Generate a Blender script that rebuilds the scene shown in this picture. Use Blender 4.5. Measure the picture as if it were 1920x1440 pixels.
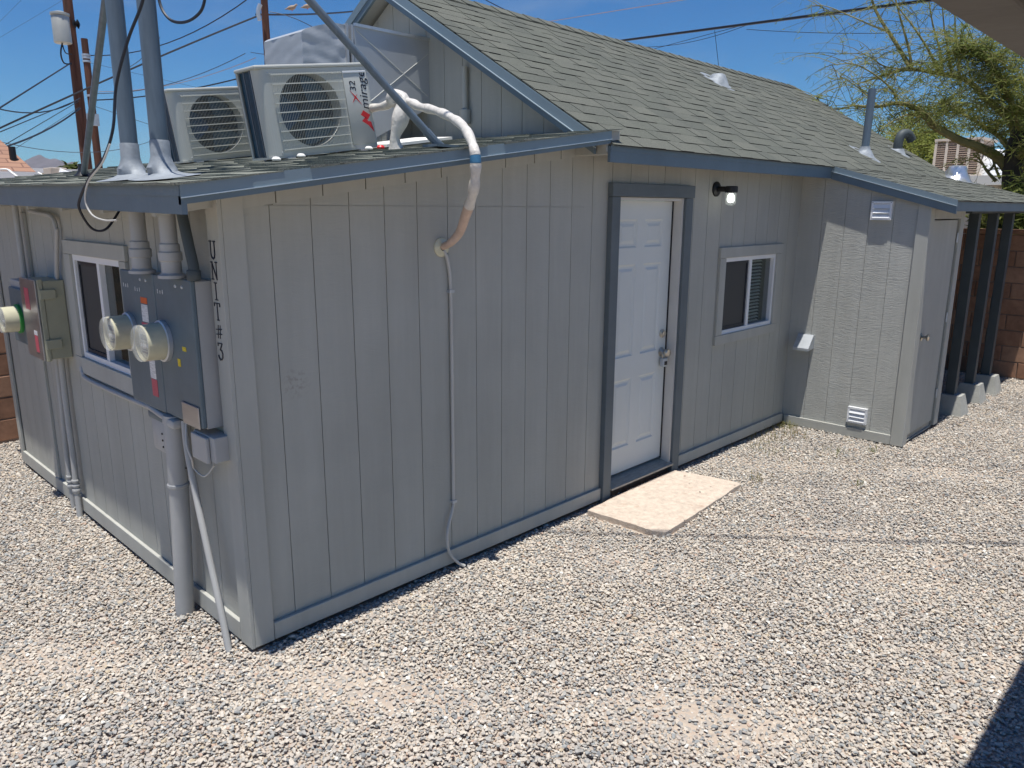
import bpy, bmesh, math, random
import numpy as np
from mathutils import Vector, Matrix

random.seed(7); RNG = np.random.default_rng(11)
for o in list(bpy.data.objects): bpy.data.objects.remove(o)
scene = bpy.context.scene
col = scene.collection

# ------------------------------------------------------------------ camera
CAM = np.array([-1.5052, -3.2010, 2.1])
ROT = np.array([[0.6975, 0.15885, -0.69875], [-0.71657, 0.16121, -0.67863], [0.00484, 0.97405, 0.22628]])
FPX = 1424.84                       # focal length in pixels of a 1920 wide picture
cd = bpy.data.cameras.new('camera'); cam = bpy.data.objects.new('camera', cd); col.objects.link(cam)
cd.sensor_width = 36; cd.lens = FPX / 1920 * 36; cd.clip_start = 0.02; cd.clip_end = 30000
M4 = Matrix.Identity(4)
for i in range(3):
    for j in range(3): M4[i][j] = ROT[i][j]
    M4[i][3] = CAM[i]
cam.matrix_world = M4
scene.camera = cam
scene.render.resolution_x, scene.render.resolution_y = 1024, 768

# ------------------------------------------------------------------ sky, sun, exposure
SUN = Vector((-0.155, -0.10, 1.0)).normalized()
world = bpy.data.worlds.new('World'); scene.world = world; world.use_nodes = True
wn = world.node_tree; bg = wn.nodes['Background']
sky = wn.nodes.new('ShaderNodeTexSky'); sky.sky_type = 'NISHITA'; sky.sun_disc = False
sky.sun_elevation = math.asin(SUN.z); sky.sun_rotation = math.atan2(SUN.x, SUN.y)
sky.air_density = 1.0; sky.dust_density = 0.15; sky.ozone_density = 3.0; sky.altitude = 700
bg.inputs['Strength'].default_value = 0.07
hs = wn.nodes.new('ShaderNodeHueSaturation'); hs.inputs['Saturation'].default_value = 1.32
wn.links.new(sky.outputs[0], hs.inputs['Color']); tint = wn.nodes.new('ShaderNodeMix'); tint.data_type = 'RGBA'; tint.blend_type = 'MULTIPLY'; tint.inputs['Factor'].default_value = 1.0; tint.inputs['B'].default_value = (0.40, 0.91, 1.18, 1)
wn.links.new(hs.outputs[0], tint.inputs['A']); tc = wn.nodes.new('ShaderNodeTexCoord'); cm = wn.nodes.new('ShaderNodeMapping'); cm.inputs['Scale'].default_value = (1.2, 3.0, 7.0); cm.inputs['Rotation'].default_value = (0, 0, 0.6)
cn = wn.nodes.new('ShaderNodeTexNoise'); cn.inputs['Scale'].default_value = 1.6; cn.inputs['Detail'].default_value = 9; cn.inputs['Roughness'].default_value = 0.62; cn.inputs['Distortion'].default_value = 0.5
cr = wn.nodes.new('ShaderNodeValToRGB'); cr.color_ramp.elements[0].position = 0.52; cr.color_ramp.elements[1].position = 0.85; cr.color_ramp.elements[1].color = (0.28, 0.28, 0.28, 1)
cx = wn.nodes.new('ShaderNodeMix'); cx.data_type = 'RGBA'; cx.inputs['B'].default_value = (5.5, 6.0, 6.6, 1)
wn.links.new(tc.outputs['Generated'], cm.inputs['Vector']); wn.links.new(cm.outputs[0], cn.inputs['Vector']); wn.links.new(cn.outputs['Fac'], cr.inputs['Fac'])
wn.links.new(cr.outputs[0], cx.inputs['Factor']); wn.links.new(tint.outputs['Result'], cx.inputs['A']); wn.links.new(cx.outputs['Result'], bg.inputs['Color'])
sl = bpy.data.lights.new('sun', 'SUN'); sl.energy = 5.0; sl.angle = math.radians(0.53); sl.color = (1.0, 0.968, 0.912)
so = bpy.data.objects.new('sun', sl); col.objects.link(so); so.rotation_euler = SUN.to_track_quat('Z', 'Y').to_euler(); so.location = (-3, -2, 20)
vs = scene.view_settings; vs.view_transform = 'Standard'; vs.look = 'None'; vs.gamma = 1; vs.exposure = 0.28; vs.use_curve_mapping = False

# ------------------------------------------------------------------ helpers
def ray(px, py):
    return ROT @ np.array([(px - 960) / FPX, -(py - 720) / FPX, -1.0])
def at(px, py, D):                  # point at a known ground distance D along a bearing
    d = ray(px, py); d = d / math.hypot(d[0], d[1]); return Vector(CAM + d * D)
def proj(P):                        # n x 3 -> pixel coordinates, depth
    v = (np.asarray(P, float) - CAM) @ ROT
    w = -v[:, 2]; w2 = np.where(w > 0.05, w, 0.05)
    return 960 + FPX * v[:, 0] / w2, 720 - FPX * v[:, 1] / w2, w

def wloc(o):
    v = Vector((0, 0, 0))
    while o is not None: v += o.location; o = o.parent
    return v
class MB:
    def __init__(s): s.v = []; s.f = []
    def add(s, v, f):
        b = len(s.v); s.v += [tuple(p) for p in v]; s.f += [tuple(i + b for i in q) for q in f]; return s
    def hexa(s, p):                 # 8 points: bottom 4, top 4
        return s.add(p, [(3, 2, 1, 0), (4, 5, 6, 7), (0, 1, 5, 4), (1, 2, 6, 5), (2, 3, 7, 6), (3, 0, 4, 7)])
    def box(s, x0, x1, y0, y1, z0, z1):
        return s.hexa([(x0, y0, z0), (x1, y0, z0), (x1, y1, z0), (x0, y1, z0), (x0, y0, z1), (x1, y0, z1), (x1, y1, z1), (x0, y1, z1)])
    def bbox(s, x0, x1, y0, y1, z0, z1, b=0.008):    # box with bevelled edges
        bm = bmesh.new(); bmesh.ops.create_cube(bm, size=1)
        for v in bm.verts: v.co = ((x0 + x1) / 2 + v.co.x * (x1 - x0), (y0 + y1) / 2 + v.co.y * (y1 - y0), (z0 + z1) / 2 + v.co.z * (z1 - z0))
        bmesh.ops.bevel(bm, geom=bm.edges[:], offset=b, segments=2, affect='EDGES', profile=0.5)
        bm.verts.index_update(); s.add([tuple(v.co) for v in bm.verts], [tuple(v.index for v in f.verts) for f in bm.faces]); bm.free(); return s
    def prism(s, poly, axis, a0, a1):   # 2-D polygon extruded along an axis
        n = len(poly)
        def P(q, a): return {'x': (a, q[0], q[1]), 'y': (q[0], a, q[1]), 'z': (q[0], q[1], a)}[axis]
        return s.add([P(q, a0) for q in poly] + [P(q, a1) for q in poly],
                     [tuple(range(n))[::-1], tuple(range(n, 2 * n))] + [(i, (i + 1) % n, n + (i + 1) % n, n + i) for i in range(n)])
    def tube(s, pts, r, n=8, cap=True):
        pts = [Vector(p) for p in pts]; m = len(pts)
        rs = r if isinstance(r, (list, tuple)) else [r] * m
        t0 = (pts[1] - pts[0]).normalized()
        a = t0.orthogonal().normalized(); V = []
        for i in range(m):
            t = (pts[min(i + 1, m - 1)] - pts[max(i - 1, 0)])
            t = t.normalized() if t.length > 1e-9 else t0
            a = (a - t * a.dot(t)); a = a.normalized() if a.length > 1e-6 else t.orthogonal().normalized()
            b = t.cross(a)
            for k in range(n):
                g = 2 * math.pi * k / n; V.append(pts[i] + (a * math.cos(g) + b * math.sin(g)) * rs[i])
        F = [(i * n + k, i * n + (k + 1) % n, (i + 1) * n + (k + 1) % n, (i + 1) * n + k) for i in range(m - 1) for k in range(n)]
        if cap: F += [tuple(range(n))[::-1], tuple((m - 1) * n + k for k in range(n))]
        return s.add(V, F)
    def lathe(s, prof, c, axis, n=24):  # prof: (radius, offset along axis)
        c = Vector(c); ax = Vector(axis).normalized(); a = ax.orthogonal().normalized(); b = ax.cross(a); V = []
        for r, h in prof:
            for k in range(n):
                g = 2 * math.pi * k / n; V.append(c + ax * h + (a * math.cos(g) + b * math.sin(g)) * max(r, 1e-4))
        m = len(prof)
        F = [(i * n + k, i * n + (k + 1) % n, (i + 1) * n + (k + 1) % n, (i + 1) * n + k) for i in range(m - 1) for k in range(n)]
        F += [tuple(range(n))[::-1], tuple((m - 1) * n + k for k in range(n))]
        return s.add(V, F)
    def build(s, name, mat, parent=None, smooth=False, local=False, label=None, cat=None, group=None, kind=None, tone=None):
        V = np.array(s.v, float)
        if parent is not None: off = Vector((0, 0, 0)) if local else wloc(parent)
        elif kind == 'structure': off = Vector((0, 0, 0))
        else: off = Vector(((V[:, 0].min() + V[:, 0].max()) / 2, (V[:, 1].min() + V[:, 1].max()) / 2, V[:, 2].min()))
        V = V - np.array(off)
        me = bpy.data.meshes.new(name); me.from_pydata(V.tolist(), [], s.f)
        if tone is not None:
            at_ = me.attributes.new('tone', 'FLOAT', 'FACE'); at_.data.foreach_set('value', np.asarray(tone, np.float32))
        me.update()
        if smooth:
            for p in me.polygons: p.use_smooth = True
            try: me.set_sharp_from_angle(angle=math.radians(38))
            except Exception: pass
        me.materials.append(mat)
        o = bpy.data.objects.new(name, me); col.objects.link(o)
        if parent is not None: o.parent = parent
        else: o.location = off
        tag(o, label, cat, group, kind); return o
def tag(o, label=None, cat=None, group=None, kind=None):
    if label: o['label'] = label
    if cat: o['category'] = cat
    if group: o['group'] = group
    if kind: o['kind'] = kind
    return o
def thing(name, loc, label, cat, group=None):
    o = bpy.data.objects.new(name, None); col.objects.link(o); o.location = loc; o.empty_display_size = 0.1
    return tag(o, label, cat, group)
def smoothpath(pts, k=6):
    P = [Vector(p) for p in pts]; out = []
    for i in range(len(P) - 1):
        p0, p1, p2, p3 = P[max(i - 1, 0)], P[i], P[i + 1], P[min(i + 2, len(P) - 1)]
        for j in range(k):
            t = j / k
            out.append(0.5 * ((2 * p1) + (p2 - p0) * t + (2 * p0 - 5 * p1 + 4 * p2 - p3) * t * t + (3 * p1 - p0 - 3 * p2 + p3) * t ** 3))
    out.append(P[-1]); return out

# ------------------------------------------------------------------ materials
def nodes(name):
    m = bpy.data.materials.new(name); m.use_nodes = True; nt = m.node_tree
    return m, nt, nt.nodes['Principled BSDF']
def N(nt, t, **kw):
    n = nt.nodes.new(t)
    for k, v in kw.items():
        if k in n.inputs: n.inputs[k].default_value = v
        else: setattr(n, k, v)
    return n
def L(nt, a, b): nt.links.new(a, b)
def ramp(nt, stops, interp='LINEAR'):
    r = nt.nodes.new('ShaderNodeValToRGB'); r.color_ramp.interpolation = interp; e = r.color_ramp.elements
    while len(e) < len(stops): e.new(0.5)
    for q, (p, c) in zip(e, stops): q.position = p; q.color = (*c, 1)
    return r
def pos(nt, scale=(1, 1, 1)):
    g = N(nt, 'ShaderNodeNewGeometry'); m = N(nt, 'ShaderNodeMapping'); m.inputs['Scale'].default_value = scale
    L(nt, g.outputs['Position'], m.inputs['Vector']); return m.outputs[0]
def simple(name, colr, rough=0.6, metal=0.0, var=0.12, vscale=3.0, bump=0.0, bscale=60.0, stretch=(1, 1, 1), dirt=None, spec=0.4):
    m, nt, b = nodes(name)
    b.inputs['Roughness'].default_value = rough; b.inputs['Metallic'].default_value = metal
    b.inputs['Specular IOR Level'].default_value = spec
    n = N(nt, 'ShaderNodeTexNoise', Scale=vscale, Detail=6.0, Roughness=0.65); L(nt, pos(nt, stretch), n.inputs['Vector'])
    lo = tuple(c * (1 - var) for c in colr); hi = tuple(min(1, c * (1 + var)) for c in colr)
    r = ramp(nt, [(0.3, lo), (0.7, hi)]); L(nt, n.outputs['Fac'], r.inputs['Fac']); out = r.outputs[0]
    if dirt:
        d = N(nt, 'ShaderNodeTexNoise', Scale=dirt[1], Detail=8.0, Roughness=0.75); L(nt, pos(nt), d.inputs['Vector'])
        dr = ramp(nt, [(dirt[2], (0, 0, 0)), (dirt[2] + 0.12, (1, 1, 1))]); L(nt, d.outputs['Fac'], dr.inputs['Fac'])
        mx = N(nt, 'ShaderNodeMix', data_type='RGBA'); L(nt, dr.outputs[0], mx.inputs['Factor']); L(nt, out, mx.inputs['A']); mx.inputs['B'].default_value = (*dirt[0], 1); out = mx.outputs['Result']
    L(nt, out, b.inputs['Base Color'])
    if bump:
        q = N(nt, 'ShaderNodeTexNoise', Scale=bscale, Detail=4.0); L(nt, pos(nt, stretch), q.inputs['Vector'])
        bp = N(nt, 'ShaderNodeBump', Strength=bump, Distance=0.004); L(nt, q.outputs['Fac'], bp.inputs['Height']); L(nt, bp.outputs[0], b.inputs['Normal'])
    return m
MAT = {}
def siding_mat(name, colr, bs=0.55, dist=0.005, freq=95):
    m, nt, b = nodes(name); b.inputs['Roughness'].default_value = 0.62; b.inputs['Specular IOR Level'].default_value = 0.35
    a = N(nt, 'ShaderNodeTexNoise', Scale=1.7, Detail=5.0, Roughness=0.6); L(nt, pos(nt), a.inputs['Vector'])
    r = ramp(nt, [(0.3, tuple(c * 0.93 for c in colr)), (0.7, tuple(c * 1.05 for c in colr))]); L(nt, a.outputs['Fac'], r.inputs['Fac'])
    s = N(nt, 'ShaderNodeTexNoise', Scale=9.0, Detail=9.0, Roughness=0.8); L(nt, pos(nt), s.inputs['Vector'])
    sr = ramp(nt, [(0.70, (0, 0, 0)), (0.80, (1, 1, 1))]); L(nt, s.outputs['Fac'], sr.inputs['Fac'])
    f = N(nt, 'ShaderNodeMath', operation='MULTIPLY'); L(nt, sr.outputs[0], f.inputs[0]); f.inputs[1].default_value = 0.12
    mx = N(nt, 'ShaderNodeMix', data_type='RGBA'); L(nt, f.outputs[0], mx.inputs['Factor']); L(nt, r.outputs[0], mx.inputs['A']); mx.inputs['B'].default_value = (0.22, 0.2, 0.17, 1)
    vs_ = N(nt, 'ShaderNodeTexNoise', Scale=1.0, Detail=6.0, Roughness=0.7); L(nt, pos(nt, (9, 9, .7)), vs_.inputs['Vector'])
    vr = ramp(nt, [(0.3, (0.93, 0.925, 0.91)), (0.65, (1.04, 1.04, 1.03))]); L(nt, vs_.outputs['Fac'], vr.inputs['Fac'])
    mv = N(nt, 'ShaderNodeMix', data_type='RGBA', blend_type='MULTIPLY'); mv.inputs['Factor'].default_value = 1; L(nt, mx.outputs['Result'], mv.inputs['A']); L(nt, vr.outputs[0], mv.inputs['B'])
    sc = N(nt, 'ShaderNodeVectorMath', operation='DISTANCE'); L(nt, pos(nt), sc.inputs[0]); sc.inputs[1].default_value = (.31, 0, 1.28)
    sm = N(nt, 'ShaderNodeMapRange'); L(nt, sc.outputs['Value'], sm.inputs['Value']); sm.inputs['From Min'].default_value = .09; sm.inputs['From Max'].default_value = .02
    sn = N(nt, 'ShaderNodeTexNoise', Scale=45.0, Detail=5.0); L(nt, pos(nt), sn.inputs['Vector']); sr2 = ramp(nt, [(.48, (0, 0, 0)), (.6, (.5, .5, .5))]); L(nt, sn.outputs['Fac'], sr2.inputs['Fac'])
    sf = N(nt, 'ShaderNodeMath', operation='MULTIPLY'); L(nt, sm.outputs[0], sf.inputs[0]); L(nt, sr2.outputs[0], sf.inputs[1])
    mz_ = N(nt, 'ShaderNodeMix', data_type='RGBA'); L(nt, sf.outputs[0], mz_.inputs['Factor']); L(nt, mv.outputs['Result'], mz_.inputs['A']); mz_.inputs['B'].default_value = (.2, .18, .16, 1)
    L(nt, mz_.outputs['Result'], b.inputs['Base Color'])
    # rough-sawn relief: short horizontal ripples broken by slow warps
    w = N(nt, 'ShaderNodeTexNoise', Scale=2.5, Detail=3.0); L(nt, pos(nt), w.inputs['Vector'])
    wv = N(nt, 'ShaderNodeVectorMath', operation='MULTIPLY_ADD'); L(nt, w.outputs['Color'], wv.inputs[0]); wv.inputs[1].default_value = (0.10, 0.10, 0.16); L(nt, pos(nt), wv.inputs[2])
    mp = N(nt, 'ShaderNodeMapping'); mp.inputs['Scale'].default_value = (13, 13, freq); L(nt, wv.outputs[0], mp.inputs['Vector'])
    g = N(nt, 'ShaderNodeTexNoise', Scale=1.0, Detail=3.0, Roughness=0.55); L(nt, mp.outputs[0], g.inputs['Vector'])
    k = N(nt, 'ShaderNodeTexNoise', Scale=230.0, Detail=2.0); L(nt, pos(nt), k.inputs['Vector'])
    ad = N(nt, 'ShaderNodeMath', operation='MULTIPLY_ADD'); L(nt, k.outputs['Fac'], ad.inputs[0]); ad.inputs[1].default_value = 0.25; L(nt, g.outputs['Fac'], ad.inputs[2])
    bp = N(nt, 'ShaderNodeBump', Strength=bs, Distance=dist); L(nt, ad.outputs[0], bp.inputs['Height']); L(nt, bp.outputs[0], b.inputs['Normal'])
    return m
MAT['siding'] = siding_mat('siding_paint', (0.395, 0.395, 0.362), 0.28)
MAT['roughsiding'] = siding_mat('rough_siding_paint', (0.41, 0.413, 0.388), 0.75, 0.006, 170)
MAT['trim'] = siding_mat('trim_paint', (0.41, 0.41, 0.378), 0.15)
MAT['blue'] = simple('blue_grey_paint', (0.125, 0.172, 0.205), 0.5, var=0.1, bump=0.25, bscale=40, stretch=(1, 1, 1))
MAT['casing'] = simple('casing_paint', (0.120, 0.143, 0.155), 0.6, var=0.12, bump=0.2, bscale=60)
MAT['darkblue'] = simple('dark_grey_paint', (0.062, 0.075, 0.078), 0.6, var=0.15, bump=0.2, bscale=60)
MAT['drip'] = simple('drip_edge_metal', (0.175, 0.23, 0.265), 0.38, 0.0, var=0.06, spec=0.6)
MAT['kick'] = simple('drip_lip_highlight', (0.42, 0.50, 0.55), 0.35, var=0.06, spec=0.6)  # paler than the drip edge: the lip's bright highlight is painted into this colour
MAT['doorwhite'] = simple('door_white', (0.64, 0.665, 0.645), 0.42, var=0.03, vscale=2, dirt=((0.52, 0.50, 0.46), 6, 0.66))
MAT['jamb'] = simple('jamb_white', (0.62, 0.60, 0.56), 0.5, var=0.06, dirt=((0.3, 0.26, 0.2), 9, 0.68))
MAT['vinyl'] = simple('white_vinyl', (0.78, 0.79, 0.80), 0.35, var=0.03)
MAT['sill'] = simple('weathered_sill', (0.36, 0.34, 0.29), 0.7, var=0.25, vscale=14, stretch=(1, 6, 6))
MAT['brass'] = simple('satin_nickel', (0.55, 0.52, 0.46), 0.28, 1.0, var=0.06)
MAT['galv'] = simple('galvanised_steel', (0.50, 0.53, 0.56), 0.42, 0.55, var=0.14, vscale=7)
MAT['bluegalv'] = simple('painted_mast', (0.115, 0.15, 0.185), 0.40, 0.15, var=0.2, vscale=6, stretch=(4, 4, .6))
MAT['foil'] = simple('silver_sealant', (0.26, 0.285, 0.31), 0.6, 0.1, var=0.2, vscale=16, bump=0.6, bscale=26)
MAT['shinyfoil'] = simple('shiny_foil', (0.66, 0.68, 0.70), 0.30, 0.8, var=0.1, vscale=20, bump=0.9, bscale=22)
MAT['pipe'] = simple('pipe_grey_paint', (0.40, 0.40, 0.39), 0.5, var=0.08)
MAT['boxblue'] = simple('meter_box_blue', (0.115, 0.155, 0.18), 0.45, 0.1, var=0.12, vscale=5, dirt=((0.28, 0.33, 0.36), 12, 0.69))
MAT['beige'] = simple('beige_box', (0.33, 0.325, 0.24), 0.5, var=0.08)
MAT['platemetal'] = simple('plate_metal', (0.34, 0.34, 0.35), 0.35, 0.8, var=0.1, stretch=(1, 1, 8))
MAT['metercase'] = simple('meter_cover', (0.56, 0.535, 0.39), 0.16, 0.0, var=0.12, vscale=9, dirt=((0.30, 0.22, 0.10), 14, 0.66), spec=0.8)
MAT['meterface'] = simple('meter_face', (0.48, 0.46, 0.38), 0.2, var=0.15, vscale=30)
MAT['green'] = simple('green_ring', (0.03, 0.25, 0.05), 0.4)
MAT['black'] = simple('black_plastic', (0.012, 0.012, 0.014), 0.45, var=0.2)
MAT['ink'] = simple('black_letter_paint', (0.015, 0.017, 0.03), 0.4, var=0.1)
MAT['red'] = simple('red_print', (0.62, 0.03, 0.035), 0.4, var=0.05)
MAT['pinkred'] = simple('faded_red_print', (0.48, 0.09, 0.12), 0.5, var=0.25, vscale=120, stretch=(1, 1, 3))
MAT['orange'] = simple('orange_print', (0.62, 0.12, 0.03), 0.5, var=0.15, vscale=120)
MAT['paper'] = simple('white_sticker', (0.62, 0.62, 0.62), 0.5, var=0.4, vscale=90, stretch=(1, .3, 4))
MAT['yellow'] = simple('yellow_sticker', (0.65, 0.50, 0.03), 0.5, var=0.35, vscale=70, stretch=(1, .3, 5))
MAT['acwhite'] = simple('ac_casing', (0.50, 0.505, 0.465), 0.38, var=0.05, vscale=2, spec=0.5)
MAT['acwire'] = simple('ac_grille', (0.66, 0.65, 0.56), 0.4, var=0.05)
MAT['acdark'] = simple('ac_fan_dark', (0.02, 0.024, 0.032), 0.4, var=0.3, vscale=9)
MAT['coil'] = simple('coil_fins', (0.03, 0.075, 0.12), 0.4, 0.3, var=0.35, vscale=160, stretch=(1, 1, .05))
MAT['tape'] = simple('white_tape', (0.62, 0.585, 0.53), 0.38, var=0.16, vscale=22, bump=1.0, bscale=48, dirt=((0.38, 0.31, 0.25), 13, 0.6))
MAT['pinktape'] = simple('pink_aged_tape', (0.56, 0.42, 0.34), 0.4, var=0.14, vscale=14, bump=0.9, bscale=30)
MAT['bluetape'] = simple('blue_tape', (0.06, 0.19, 0.33), 0.35, var=0.2, vscale=30)
MAT['duct'] = simple('duct_painted', (0.40, 0.42, 0.44), 0.42, 0.25, var=0.08, vscale=3, bump=0.25, bscale=8)
MAT['wrap'] = simple('duct_wrap', (0.42, 0.44, 0.46), 0.4, 0.1, var=0.05, vscale=4, bump=0.5, bscale=12)
MAT['hose'] = simple('clear_hose', (0.50, 0.49, 0.46), 0.3, var=0.08)
MAT['concrete'] = simple('slab_concrete', (0.54, 0.45, 0.365), 0.9, var=0.2, vscale=26, bump=1.0, bscale=90, dirt=((0.42, 0.31, 0.235), 7, 0.56))
MAT['pier'] = simple('pier_concrete', (0.36, 0.36, 0.33), 0.85, var=0.14, vscale=9, bump=0.5, bscale=60)
MAT['mortar'] = simple('mortar', (0.22, 0.17, 0.14), 0.9, var=0.1)
MAT['wood_pole'] = simple('creosote_pole', (0.10, 0.042, 0.026), 0.8, var=0.5, vscale=5, stretch=(3, 3, .25))
MAT['wire'] = simple('wire_black', (0.015, 0.018, 0.028), 0.5)
MAT['wirethin'] = simple('wire_weathered', (0.06, 0.06, 0.075), 0.5)
MAT['pinkwire'] = simple('wire_pink', (0.42, 0.30, 0.28), 0.5)
MAT['transformer'] = simple('transformer_grey', (0.42, 0.42, 0.38), 0.4, 0.3, var=0.1)
MAT['mountain'] = simple('mountain_rock', (0.11, 0.088, 0.088), 0.95, var=0.3, vscale=0.004)
MAT['nroofwhite'] = simple('white_roof_coating', (0.78, 0.77, 0.74), 0.6, var=0.06)
MAT['stucco'] = simple('stucco', (0.55, 0.50, 0.43), 0.8, var=0.1)
MAT['brownlouver'] = simple('cooler_louver', (0.33, 0.24, 0.18), 0.6, var=0.15)
MAT['coolerframe'] = simple('cooler_frame', (0.52, 0.44, 0.36), 0.6, var=0.1)
MAT['porch'] = simple('porch_beam_paint', (0.105, 0.10, 0.09), 0.75, var=0.18, vscale=4, bump=0.4, bscale=30, dirt=((0.12, 0.11, 0.1), 5, 0.68))
MAT['porchdeck'] = simple('porch_deck_wood', (0.11, 0.055, 0.035), 0.8, var=0.3, vscale=6, stretch=(.4, 6, 1))
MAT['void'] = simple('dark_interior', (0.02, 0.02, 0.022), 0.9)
MAT['dirt'] = simple('foundation_dirt', (0.20, 0.12, 0.08), 0.95, var=0.3, vscale=12, bump=0.8, bscale=40)
MAT['blind'] = simple('blind_slat', (0.70, 0.80, 0.74), 0.5, var=0.05)
MAT['mesh_screen'] = simple('insect_screen', (0.055, 0.055, 0.055), 0.6, var=0.12, vscale=200)
MAT['dove'] = simple('dove_feathers', (0.34, 0.26, 0.20), 0.8, var=0.2, vscale=30)
MAT['bark'] = simple('palo_verde_bark', (0.21, 0.19, 0.07), 0.75, var=0.35, vscale=4)
MAT['oldbark'] = simple('old_bark', (0.05, 0.042, 0.032), 0.9, var=0.35, vscale=9, bump=0.8, bscale=20)

def glass_mat(name, colr, rough=0.03):
    m, nt, b = nodes(name); b.inputs['Base Color'].default_value = (*colr, 1); b.inputs['Roughness'].default_value = rough
    b.inputs['Transmission Weight'].default_value = 0.0; b.inputs['Alpha'].default_value = 0.30; b.inputs['Specular IOR Level'].default_value = 0.8; return m
MAT['glass'] = glass_mat('window_glass', (0.03, 0.06, 0.055))
MAT['lens'] = glass_mat('lamp_jar_glass', (0.7, 0.72, 0.68)); MAT['lens'].node_tree.nodes['Principled BSDF'].inputs['Alpha'].default_value = 0.25
def emit_mat(name, colr, s):
    m, nt, b = nodes(name); b.inputs['Base Color'].default_value = (0.9, 0.9, 0.88, 1); b.inputs['Emission Color'].default_value = (*colr, 1); b.inputs['Emission Strength'].default_value = s; return m
MAT['bulb'] = emit_mat('lit_bulb', (0.95, 1.0, 0.93), 2.6)

def shingle_mat(name='asphalt_shingle', k=1.0):
    m, nt, b = nodes(name); b.inputs['Roughness'].default_value = 0.9; b.inputs['Specular IOR Level'].default_value = 0.2
    oi = N(nt, 'ShaderNodeObjectInfo'); a = N(nt, 'ShaderNodeAttribute'); a.attribute_name = 'tone'
    ad = N(nt, 'ShaderNodeMath', operation='ADD'); L(nt, oi.outputs['Random'], ad.inputs[0]); L(nt, a.outputs['Fac'], ad.inputs[1])
    fr = N(nt, 'ShaderNodeMath', operation='FRACT'); L(nt, ad.outputs[0], fr.inputs[0])
    r = ramp(nt, [(0.0, (0.106, 0.114, 0.103)), (0.35, (0.119, 0.127, 0.113)), (0.7, (0.124, 0.131, 0.117)), (1.0, (0.138, 0.144, 0.128))]); L(nt, fr.outputs[0], r.inputs['Fac'])
    n = N(nt, 'ShaderNodeTexNoise', Scale=190.0, Detail=2.0); L(nt, pos(nt), n.inputs['Vector'])
    g = ramp(nt, [(0.3, (0.55, 0.55, 0.55)), (0.75, (1.35, 1.35, 1.32))]); L(nt, n.outputs['Fac'], g.inputs['Fac'])
    p = N(nt, 'ShaderNodeTexNoise', Scale=3.0, Detail=4.0); L(nt, pos(nt), p.inputs['Vector'])
    pg = ramp(nt, [(0.3, (0.94, 0.94, 0.95)), (0.7, (1.05, 1.05, 1.03))]); L(nt, p.outputs['Fac'], pg.inputs['Fac'])
    m1 = N(nt, 'ShaderNodeMix', data_type='RGBA', blend_type='MULTIPLY'); m1.inputs['Factor'].default_value = 1; L(nt, r.outputs[0], m1.inputs['A']); L(nt, g.outputs[0], m1.inputs['B'])
    m2 = N(nt, 'ShaderNodeMix', data_type='RGBA', blend_type='MULTIPLY'); m2.inputs['Factor'].default_value = 1; L(nt, m1.outputs['Result'], m2.inputs['A']); L(nt, pg.outputs[0], m2.inputs['B'])
    m3 = N(nt, 'ShaderNodeMix', data_type='RGBA', blend_type='MULTIPLY'); m3.inputs['Factor'].default_value = 1; L(nt, m2.outputs['Result'], m3.inputs['A']); m3.inputs['B'].default_value = (k * 1.02, k, k * .96, 1)
    L(nt, m3.outputs['Result'], b.inputs['Base Color'])
    bp = N(nt, 'ShaderNodeBump', Strength=0.5, Distance=0.002); L(nt, n.outputs['Fac'], bp.inputs['Height']); L(nt, bp.outputs[0], b.inputs['Normal']); return m
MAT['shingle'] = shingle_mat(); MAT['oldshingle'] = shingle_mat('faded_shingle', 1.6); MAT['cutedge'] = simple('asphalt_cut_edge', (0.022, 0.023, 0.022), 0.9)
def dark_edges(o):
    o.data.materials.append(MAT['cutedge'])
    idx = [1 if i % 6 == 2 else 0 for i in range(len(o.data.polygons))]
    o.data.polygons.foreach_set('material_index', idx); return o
def random_mat(name, stops, rough=0.85, nscale=70, bump=0.4, interp='CONSTANT', slow=None):
    m, nt, b = nodes(name); b.inputs['Roughness'].default_value = rough; b.inputs['Specular IOR Level'].default_value = 0.25
    oi = N(nt, 'ShaderNodeObjectInfo'); r = ramp(nt, stops, interp); L(nt, oi.outputs['Random'], r.inputs['Fac'])
    n = N(nt, 'ShaderNodeTexNoise', Scale=nscale, Detail=4.0, Roughness=0.7); L(nt, pos(nt), n.inputs['Vector'])
    g = ramp(nt, [(0.25, (0.72, 0.72, 0.72)), (0.75, (1.2, 1.2, 1.2))]); L(nt, n.outputs['Fac'], g.inputs['Fac'])
    mx = N(nt, 'ShaderNodeMix', data_type='RGBA', blend_type='MULTIPLY'); mx.inputs['Factor'].default_value = 1
    L(nt, r.outputs[0], mx.inputs['A']); L(nt, g.outputs[0], mx.inputs['B']); out = mx.outputs['Result']
    if slow:      # dusty and washed areas drift over the yard
        n2 = N(nt, 'ShaderNodeTexNoise', Scale=slow, Detail=5.0, Roughness=0.65); L(nt, pos(nt), n2.inputs['Vector'])
        g2 = ramp(nt, [(0.32, (0.90, 0.90, 0.91)), (0.68, (1.10, 1.08, 1.05))]); L(nt, n2.outputs['Fac'], g2.inputs['Fac'])
        m2 = N(nt, 'ShaderNodeMix', data_type='RGBA', blend_type='MULTIPLY'); m2.inputs['Factor'].default_value = 1; L(nt, out, m2.inputs['A']); L(nt, g2.outputs[0], m2.inputs['B']); out = m2.outputs['Result']
    L(nt, out, b.inputs['Base Color'])
    bp = N(nt, 'ShaderNodeBump', Strength=bump, Distance=0.003); L(nt, n.outputs['Fac'], bp.inputs['Height']); L(nt, bp.outputs[0], b.inputs['Normal']); return m
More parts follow.
